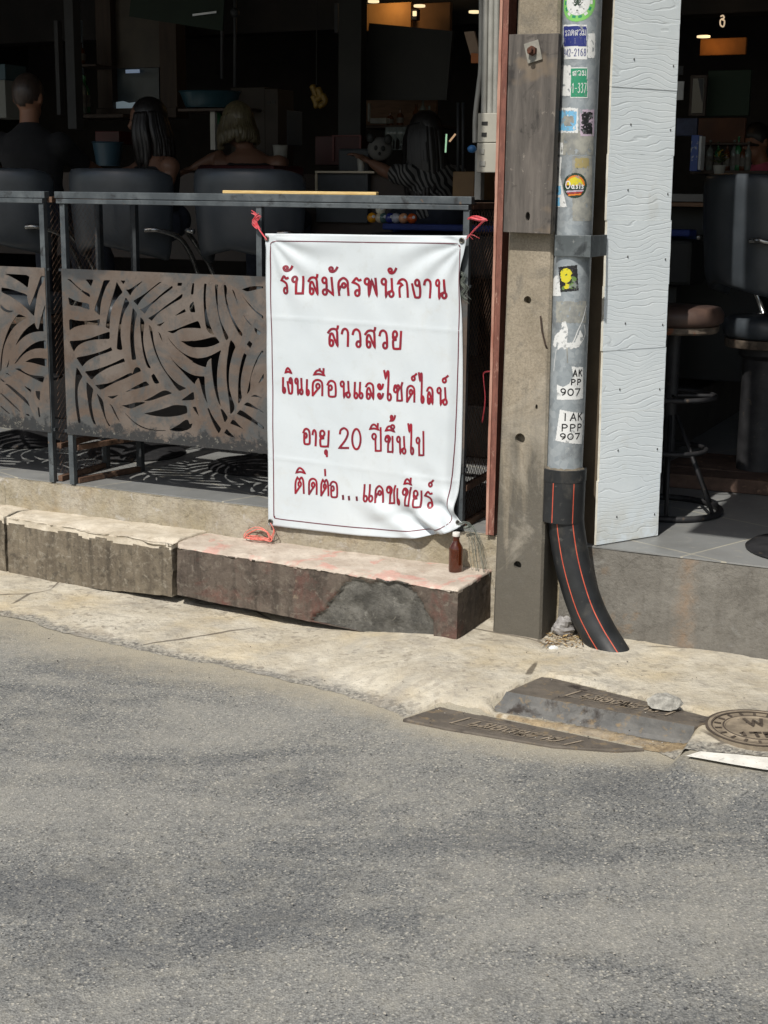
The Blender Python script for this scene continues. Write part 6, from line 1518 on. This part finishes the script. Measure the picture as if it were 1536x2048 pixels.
m = MB(); fb(m, (251, 139, 278, 146), 3.63, .01); tag(m.build('glow_label', glow('glow_label', lin(170, 190, 220), .2), loc=bloc((251, 139, 278, 146), 3.63)), 'small bright label in the middle of the window', 'label')  # the label's brightness is emission put into its material
item('steel_post', (130, -60, 148, 258), 2.9, .08, GREY, 'grey steel post left of the bottle shelf', 'post'); item('dark_post', (110, 40, 118, 230), 3.0, .05, GREY, 'thin dark post behind the man in black', 'post')
sh_ = item('bottle_shelf', (146, 228, 246, 236), 3.3, .25, BWOOD, 'brown wooden shelf carrying the spirit bottles', 'shelf')
item('upper_shelf', (146, 128, 192, 133), 3.3, .25, BWOOD, 'small upper shelf behind the grey steel post', 'shelf')
part_ = item('pale_panel', (146, 40, 163, 226), 3.62, .03, mat('pale_blue_panel', lin(126, 140, 148), rough=.4), 'narrow pale glass panel behind the spirit bottles', 'panel')
def bottle(px, pyb, h, v, mt, label, r=.036, group='bottles behind the bar'):
    q = FW(px, pyb, v); t = thing('spirit_bottle', label, 'bottle', q, group)
    m = MB(); m.lathe([(r*.9, 0), (r, .01), (r, h*.6), (r*.8, h*.68), (r*.36, h*.78), (r*.34, h*.94), (r*.40, h*.95), (r*.38, h)], q, 18); m.build('glass', mt, t, smooth='angle')
    m = MB(); m.lathe([(r*1.02, h*.16), (r*1.02, h*.48)], q, 18); m.build('paper_label', mat('dim_label', lin(96, 94, 88), lin(72, 70, 66), 30, rough=.7), t, smooth='angle'); return t
bottle(153, 228, .30, 3.38, GLS, 'clear bottle at the left end of the brown shelf'); bottle(164, 228, .27, 3.36, GLS, 'clear bottle second on the brown shelf'); bottle(171, 226, .25, 3.42, GRB, 'green necked bottle at the right of the brown shelf')
bottle(152, 128, .16, 3.38, BRB, 'small dark bottle on the upper shelf'); bottle(161, 128, .14, 3.40, BRB, 'squat dark bottle on the upper shelf beside the small one')
bottle(437, 290, .26, 2.95, GRB, 'tall green bottle beside the blonde hair')
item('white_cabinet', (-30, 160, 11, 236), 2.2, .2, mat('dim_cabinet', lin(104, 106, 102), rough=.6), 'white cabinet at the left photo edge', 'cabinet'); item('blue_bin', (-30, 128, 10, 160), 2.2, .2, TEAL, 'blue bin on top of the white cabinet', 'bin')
item('red_crate', (190, 262, 238, 288), 2.9, .2, REDP, 'red crate behind the dark haired woman', 'crate')
m = MB(); q = FW(217, 332, 2.8); m.lathe([(.075, 0), (.098, .14), (.104, .145), (.098, .15)], q, 24); tag(m.build('ice_bucket', mat('pale_blue_plastic', lin(50, 74, 88), rough=.4), loc=q, smooth='angle'), 'pale blue ice bucket left of the dark haired woman', 'bucket')
# green sheet, pipes, basin, boxes
m = MB(); z_ = [FW(x, y, 2.0) for x, y in ((258, 33), (445, 62), (452, -70), (268, -70))]; m.quadbox(z_, [q_+TV*.01 for q_ in z_]); gs = tag(m.build('canvas_sheet', DKGRN, loc=z_[0]), 'dark green canvas sheet hanging from the ceiling', 'canvas sheet')
m = MB(); z_ = [FW(x, y, 1.985) for x, y in ((385, 28), (432, 22), (432, 26), (385, 32))]; m.quadbox(z_, [q_+TV*.003 for q_ in z_]); m.build('white_line', WHP, gs)
for x, y0, y1, lb in ((444, 36, 158, 'shorter thin hanging pipe above the teal basin'), (470, 28, 174, 'longer thin hanging pipe with a ball joint above the teal basin')):
    m = MB(); m.tube([FW(x, y1, 2.8), FW(x, y0-120, 2.8)], .010, 8)
    if x == 470: m.ball(FW(x, 25, 2.8), .028, 14, 10)
    tag(m.build('hanging_pipe', GREY, loc=FW(x, y1, 2.8), smooth=True), lb, 'pipe')
bs = thing('plastic_basin', 'teal plastic basin standing on a shelf above the blonde woman', 'basin', FW(430, 216, 2.85))
q = FW(422, 216, 2.95); m = MB(); m.lathe([(.15, 0), (.185, .09), (.195, .095), (.19, .1), (.18, .095), (.14, .01)], q, 30, sx=1.05, sy=.7); m.build('bowl', TEAL, bs, smooth='angle')
item('basin_shelf', (355, 216, 490, 222), 2.8, .35, BWOOD, 'narrow shelf under the teal basin', 'shelf'); item('shelf_leg', (420, 222, 430, 300), 2.85, .03, PALE, 'pale upright under the basin shelf', 'shelf leg')
cb = thing('carton', 'tall grey brown carton standing behind the blonde woman', 'carton', bloc((462, 175, 556, 330), 3.0)); part(cb, 'front', (462, 175, 530, 330), 3.0, .25, mat('dark_carton', lin(56, 51, 46), lin(48, 44, 40), 6, rough=.85)); part(cb, 'side', (530, 178, 556, 330), 2.99, .2, CARD)
for r in ((534, 202, 540, 208), (544, 201, 550, 207)): part(cb, 'hand_hole', r, 2.985, .01, BLKB, .0005)
item('blue_grey_box', (558, 220, 574, 290), 3.1, .2, mat('blue_grey', lin(84, 92, 100), rough=.6), 'narrow blue grey box right of the tall carton', 'box')
m = MB(); q = FW(561, 326, 2.7); m.lathe([(.036, 0), (.045, .10), (.048, .102), (.044, .104)], q, 20); tag(m.build('plastic_tub', PALE, loc=q, smooth='angle'), 'white plastic tub at the blonde woman\'s elbow', 'tub')
# middle: hanging toy, red crate, cooler, panda cushion, glassware
bn = thing('hanging_ornament', 'bunch of yellow fruit shaped ornaments hanging from a cord', 'ornament', FW(635, 215, 2.9))
m = MB(); m.tube([FW(633, 170, 2.9), FW(633, -60, 2.9)], .003, 6); m.build('cord', BLKB, bn)
for x, y, a in ((630, 185, .2), (641, 190, -.5), (632, 205, .1), (650, 203, -.8)):
    m = MB(); q = FW(x, y, 2.9); m.tube(smooth_line([(q+Vector((-.02, 0, .045)))[:], q[:], (q+Vector((a*.05, 0, -.035)))[:]], 5), [.006]+[.019]*8+[.015, .008], 8); m.build('fruit', mat('ornament_yellow', lin(120, 96, 38), lin(96, 76, 28), 20, rough=.5), bn, smooth=True)
rb = thing('red_crate', 'red box with a paler front frame right of the grey cooler shelf', 'crate', bloc((630, 270, 722, 330), 2.95)); part(rb, 'body', (630, 272, 722, 330), 2.95, .25, mat('deep_red', lin(56, 17, 18), lin(48, 15, 16), 6, rough=.5))
for r in ((664, 270, 722, 273), (664, 273, 668, 322), (718, 273, 722, 322)): part(rb, 'frame_strip', r, 2.94, .01, mat('pink_edge', lin(86, 42, 40), rough=.5), .0005)
item('grey_cooler', (676, 297, 737, 345), 2.75, .25, mat('cooler_grey', lin(48, 52, 56), lin(42, 46, 49), 6, rough=.5), 'grey cooler box on the counter beside the white cup', 'cooler', bevel=.012)
m = MB(); q = FW(722, 345, 2.68); m.lathe([(.018, 0), (.024, .075), (.022, .078)], q, 18); tag(m.build('paper_cup', PALE, loc=q, smooth='angle'), 'small white cup on the counter in front of the cooler', 'cup')
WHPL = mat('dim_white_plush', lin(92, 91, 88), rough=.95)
pc = thing('plush_toy', 'black and white plush bear head left of the zebra top', 'plush toy', FW(758, 322, 2.6))
q = FW(760, 298, 2.62); m = MB(); m.ball(q, (.072, .055, .066), 18, 12); m.build('head', WHPL, pc, smooth=True)
for x, y, r_ in ((741, 276, .024), (776, 279, .024), (752, 296, .013), (766, 297, .013), (759, 307, .008)):
    m = MB(); m.ball(FW(x, y, 2.57), (r_, .014, r_*1.2), 12, 8); m.build('black_patch', BLKB, pc, smooth=True)
R9 = random.Random(9)
for i in range(7):
    px = 778+i*7+R9.uniform(-2, 2); q = FW(px, 300, 2.95); m = MB(); m.lathe([(.02, 0), (.004, .008), (.004, .05), (.026, .08), (.024, .13)], q, 14)
    tag(m.build('wine_glass', GLS, loc=q, smooth=True), 'stemmed glass standing among others behind the plush bear', 'glass', 'glasses behind the plush bear')
bk = thing('back_shelf', 'wooden shelf with clutter below the blackboard', 'shelf', bloc((724, 200, 870, 300), 3.6)); part(bk, 'back_panel', (722, 198, 872, 250), 3.75, .03, WOODW); part(bk, 'shelf_board', (722, 250, 880, 256), 3.5, .28, BWOOD)
part(bk, 'paper_roll', (740, 236, 772, 247), 3.5, .06, PALE); part(bk, 'frame_stick', (735, 206, 739, 243), 3.52, .02, PALE)
for px, h_ in ((832, .13), (845, .16), (858, .12), (780, .08), (800, .10)): bottle(px, 251, h_, 3.58, GLS if px > 840 else BRB, 'bottle on the wooden shelf under the blackboard', .022, 'bottles under the blackboard')
bb = thing('blackboard', 'large dark tilted board hanging on the back wall', 'blackboard', bloc((716, 48, 905, 205), 3.4))
z_ = [FW(x, y, 3.4) for x, y in ((725, 200), (893, 200), (905, 62), (738, 46))]; m = MB(); m.quadbox(z_, [q_+TV*.03 for q_ in z_]); m.build('board', BLKB, bb)
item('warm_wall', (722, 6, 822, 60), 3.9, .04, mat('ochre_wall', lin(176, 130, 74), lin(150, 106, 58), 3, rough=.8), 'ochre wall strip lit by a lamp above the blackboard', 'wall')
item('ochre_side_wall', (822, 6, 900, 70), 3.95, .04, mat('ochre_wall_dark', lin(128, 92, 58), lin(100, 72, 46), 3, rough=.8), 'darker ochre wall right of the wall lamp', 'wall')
lamp_m = glow('warm_lamp', (1.0, .78, .45, 1), 1.1)
wl_ = thing('wall_lamp', 'small warm wall lamp above the blackboard', 'wall lamp', FW(828, 38, 3.8)); part(wl_, 'shade', (823, 18, 834, 40), 3.8, .05, GREY); part(wl_, 'bulb', (825, 22, 832, 32), 3.79, .02, lamp_m)
for (px, py), lb in (((747, 5), 'left ceiling spotlight over the ochre wall'), ((839, 14), 'middle ceiling spotlight over the wall lamp'), ((949, 26), 'right ceiling spotlight near the conduits')):
    q = FW(px, py, 3.5); m = MB(); m.lathe([(.035, .0), (.035, .012)], q, 16); tag(m.build('ceiling_spot', lamp_m, loc=q), lb, 'spotlight', 'ceiling spotlights')
L_ = bpy.data.lights.new('wall_lamp_light', 'POINT'); L_.energy = 1.3; L_.color = (1, .66, .32); L_.shadow_soft_size = .04; lo_ = bpy.data.objects.new('wall_lamp_light', L_); COL.objects.link(lo_); lo_.location = FW(775, 2, 3.75)
item('wall_box', (668, 6, 676, 66), 3.3, .06, GREY, 'grey box on the dark wall left of the blackboard', 'wall box'); item('dark_partition', (676, -60, 722, 345), 3.2, .08, BLKB, 'black wall panel left of the blackboard', 'wall panel')
m = MB(); z_ = [FW(x, y, 1.9) for x, y in ((941, 110), (962, 118), (948, 62), (928, 64))]; m.quadbox(z_, [q_+TV*.02 for q_ in z_]); tb = tag(m.build('tilted_sign', mat('sign_buff', lin(150, 128, 108), lin(120, 98, 80), 6, rough=.6), loc=z_[0]), 'tilted buff sign near the conduits', 'sign')
m = MB(); z_ = [FW(x, y, 1.88) for x, y in ((942, 126), (966, 126), (966, 108), (942, 106))]; m.quadbox(z_, [q_+TV*.02 for q_ in z_]); m.build('orange_band', mat('dull_orange', lin(166, 96, 48), rough=.6), tb)
gl_ = glow('light_tube_green', (.55, .95, .6, 1), .5); m = MB(); m.tube([FW(891, 305, 2.4), FW(893, 268, 2.4)], .0045, 8); tag(m.build('light_tube', gl_, loc=FW(891, 305, 2.4)), 'upright thin lit tube beside the black haired woman', 'light tube')
m = MB(); m.tube([FW(899, 283, 2.4), FW(911, 268, 2.4)], .0055, 8); tag(m.build('light_tube', glow('light_tube_orange', (.95, .6, .35, 1), .4), loc=FW(899, 283, 2.4)), 'slanted orange lit tube right of the upright one', 'light tube')
item('side_counter', (905, 343, 948, 400), 2.3, .4, mat('tan_edge_counter', lin(120, 92, 56), lin(100, 76, 48), 6, rough=.5), 'low tan counter left of the electric panel', 'counter')
for x in (916, 926): 
    m = MB(); m.tube([FW(x, 345, 2.45), FW(x, 205, 2.45)], .008, 8); tag(m.build('cue_stick', GREY, loc=FW(x, 345, 2.45), smooth=True), ['left', 'right'][x > 920]+' thin grey stick leaning behind the electric panel', 'stick')
# right bay
item('wall_notice', (1340, 163, 1367, 200), 3.4, .01, WHP, 'white notice on the dark wall right of the column', 'notice', bevel=0); item('wall_notice', (1336, 132, 1366, 150), 3.4, .01, GREY, 'grey notice above the white one', 'notice', bevel=0)
mr = thing('mirror', 'tall narrow mirror in a brown frame on the right wall', 'mirror', bloc((1380, 150, 1412, 232), 3.2))
part(mr, 'frame', (1379, 150, 1412, 232), 3.2, .03, BWOOD); part(mr, 'glass', (1384, 156, 1407, 227), 3.195, .004, mat('mirror_glass', lin(24, 24, 26), rough=.15))
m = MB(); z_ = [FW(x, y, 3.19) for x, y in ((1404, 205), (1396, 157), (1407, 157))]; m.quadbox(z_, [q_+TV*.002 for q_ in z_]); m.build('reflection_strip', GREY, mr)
item('green_board', (1414, 140, 1500, 232), 3.3, .03, mat('dark_green_board', lin(22, 40, 26), rough=.7), 'dark green board right of the mirror', 'board')
item('back_niche', (1400, 76, 1492, 110), 4.0, .03, mat('amber_wall', lin(168, 108, 44), lin(120, 74, 30), 3, rough=.7), 'amber wall niche lit by a small lamp at the top right', 'niche')
q = FW(1407, 75, 3.9); m = MB(); m.lathe([(.04, 0), (.04, .01)], q, 14); tag(m.build('ceiling_spot', lamp_m, loc=q), 'spotlight over the amber niche in the right bay', 'spotlight', 'ceiling spotlights')
L2 = bpy.data.lights.new('niche_light', 'POINT'); L2.energy = .35; L2.color = (1, .55, .2); L2.shadow_soft_size = .03; l2 = bpy.data.objects.new('niche_light', L2); COL.objects.link(l2); l2.location = FW(1425, 84, 3.85)
m = MB(); f_ = lambda x, y: FW(x, y, 3.0)
m.tube([f_(*p) for p in smooth_line([(1441, 33), (1446, 31), (1448, 36), (1441, 40), (1441, 50), (1447, 53), (1449, 42), (1444, 39)], 4)], .004, 6); tag(m.build('neon_ornament', glow('warm_neon', (1, .75, .5, 1), .5), loc=f_(1444, 42)), 'small glowing loop shaped light at the top right', 'light')
item('price_board', (1352, 236, 1394, 272), 3.4, .03, mat('blue_grey_print', lin(56, 64, 92), lin(40, 46, 66), 20, rough=.6), 'dark blue grey board under the mirror', 'board')
rs = thing('back_shelf', 'wooden back bar shelf with bottles in the right bay', 'shelf', bloc((1400, 232, 1500, 345), 3.5)); part(rs, 'back_panel', (1396, 236, 1490, 285), 3.75, .03, mat('brown_panel', lin(96, 58, 36), lin(76, 46, 30), 5, rough=.6)); part(rs, 'shelf_board', (1396, 285, 1500, 290), 3.5, .25, BWOOD); part(rs, 'lower_board', (1380, 341, 1536, 348), 3.4, .35, BWOOD)
for i, (px, h_) in enumerate(((1402, .14), (1418, .17), (1434, .16), (1452, .15), (1466, .17), (1474, .19), (1484, .15), (1494, .16))): bottle(px, 341, h_, 3.55, (BRB, GLS, GRB)[i % 3], 'bottle in the dim row on the right back bar', .02, 'bottles on the right back bar')
bx = thing('blue_carton', 'upright blue and white carton left of the right back bar', 'carton', bloc((1381, 270, 1400, 342), 3.3)); part(bx, 'box', (1381, 270, 1396, 342), 3.3, .1, mat('print_blue_white', lin(60, 84, 150), lin(170, 178, 190), 7, lo=.5, hi=.54, rough=.5)); part(bx, 'white_edge', (1396, 272, 1402, 340), 3.31, .09, WHP)
pl = thing('potted_plant', 'small plant with yellow flowers in a white pot on the right counter', 'plant', FW(1438, 348, 3.1)); q = FW(1438, 348, 3.1)
m = MB(); m.lathe([(.026, 0), (.036, .045), (.034, .047)], q, 18); m.build('pot', PALE, pl, smooth='angle'); m = MB(); R6 = random.Random(6)
for i in range(70):
    a, b_, r_ = R6.uniform(0, 6.3), R6.uniform(.1, 1.4), R6.uniform(.02, .062); c_ = q+Vector((r_*math.cos(a)*math.sin(b_), r_*math.sin(a)*math.sin(b_), .055+r_*1.2*math.cos(b_))); d = Vector((math.cos(a), math.sin(a), .5))*.014; s_ = Vector((-math.sin(a), math.cos(a), .1))*.007
    m.add([c_-d, c_+s_, c_+d, c_-s_], [(0, 1, 2, 3)], 1 if R6.random() < .25 else 0)
m.build('foliage', [mat('leaf', lin(52, 72, 34)), mat('flower', lin(176, 150, 60))], pl, clean=False)
tc_ = thing('side_counter', 'grey topped counter behind the brown stool', 'counter', bloc((1340, 388, 1392, 470), 2.4)); part(tc_, 'top', (1300, 388, 1520, 404), 2.4, .5, mat('grey_top', lin(96, 94, 92), rough=.4)); part(tc_, 'edge', (1300, 405, 1520, 414), 2.42, .46, WOODW); part(tc_, 'body', (1300, 414, 1520, 760), 2.6, .3, BLKB)
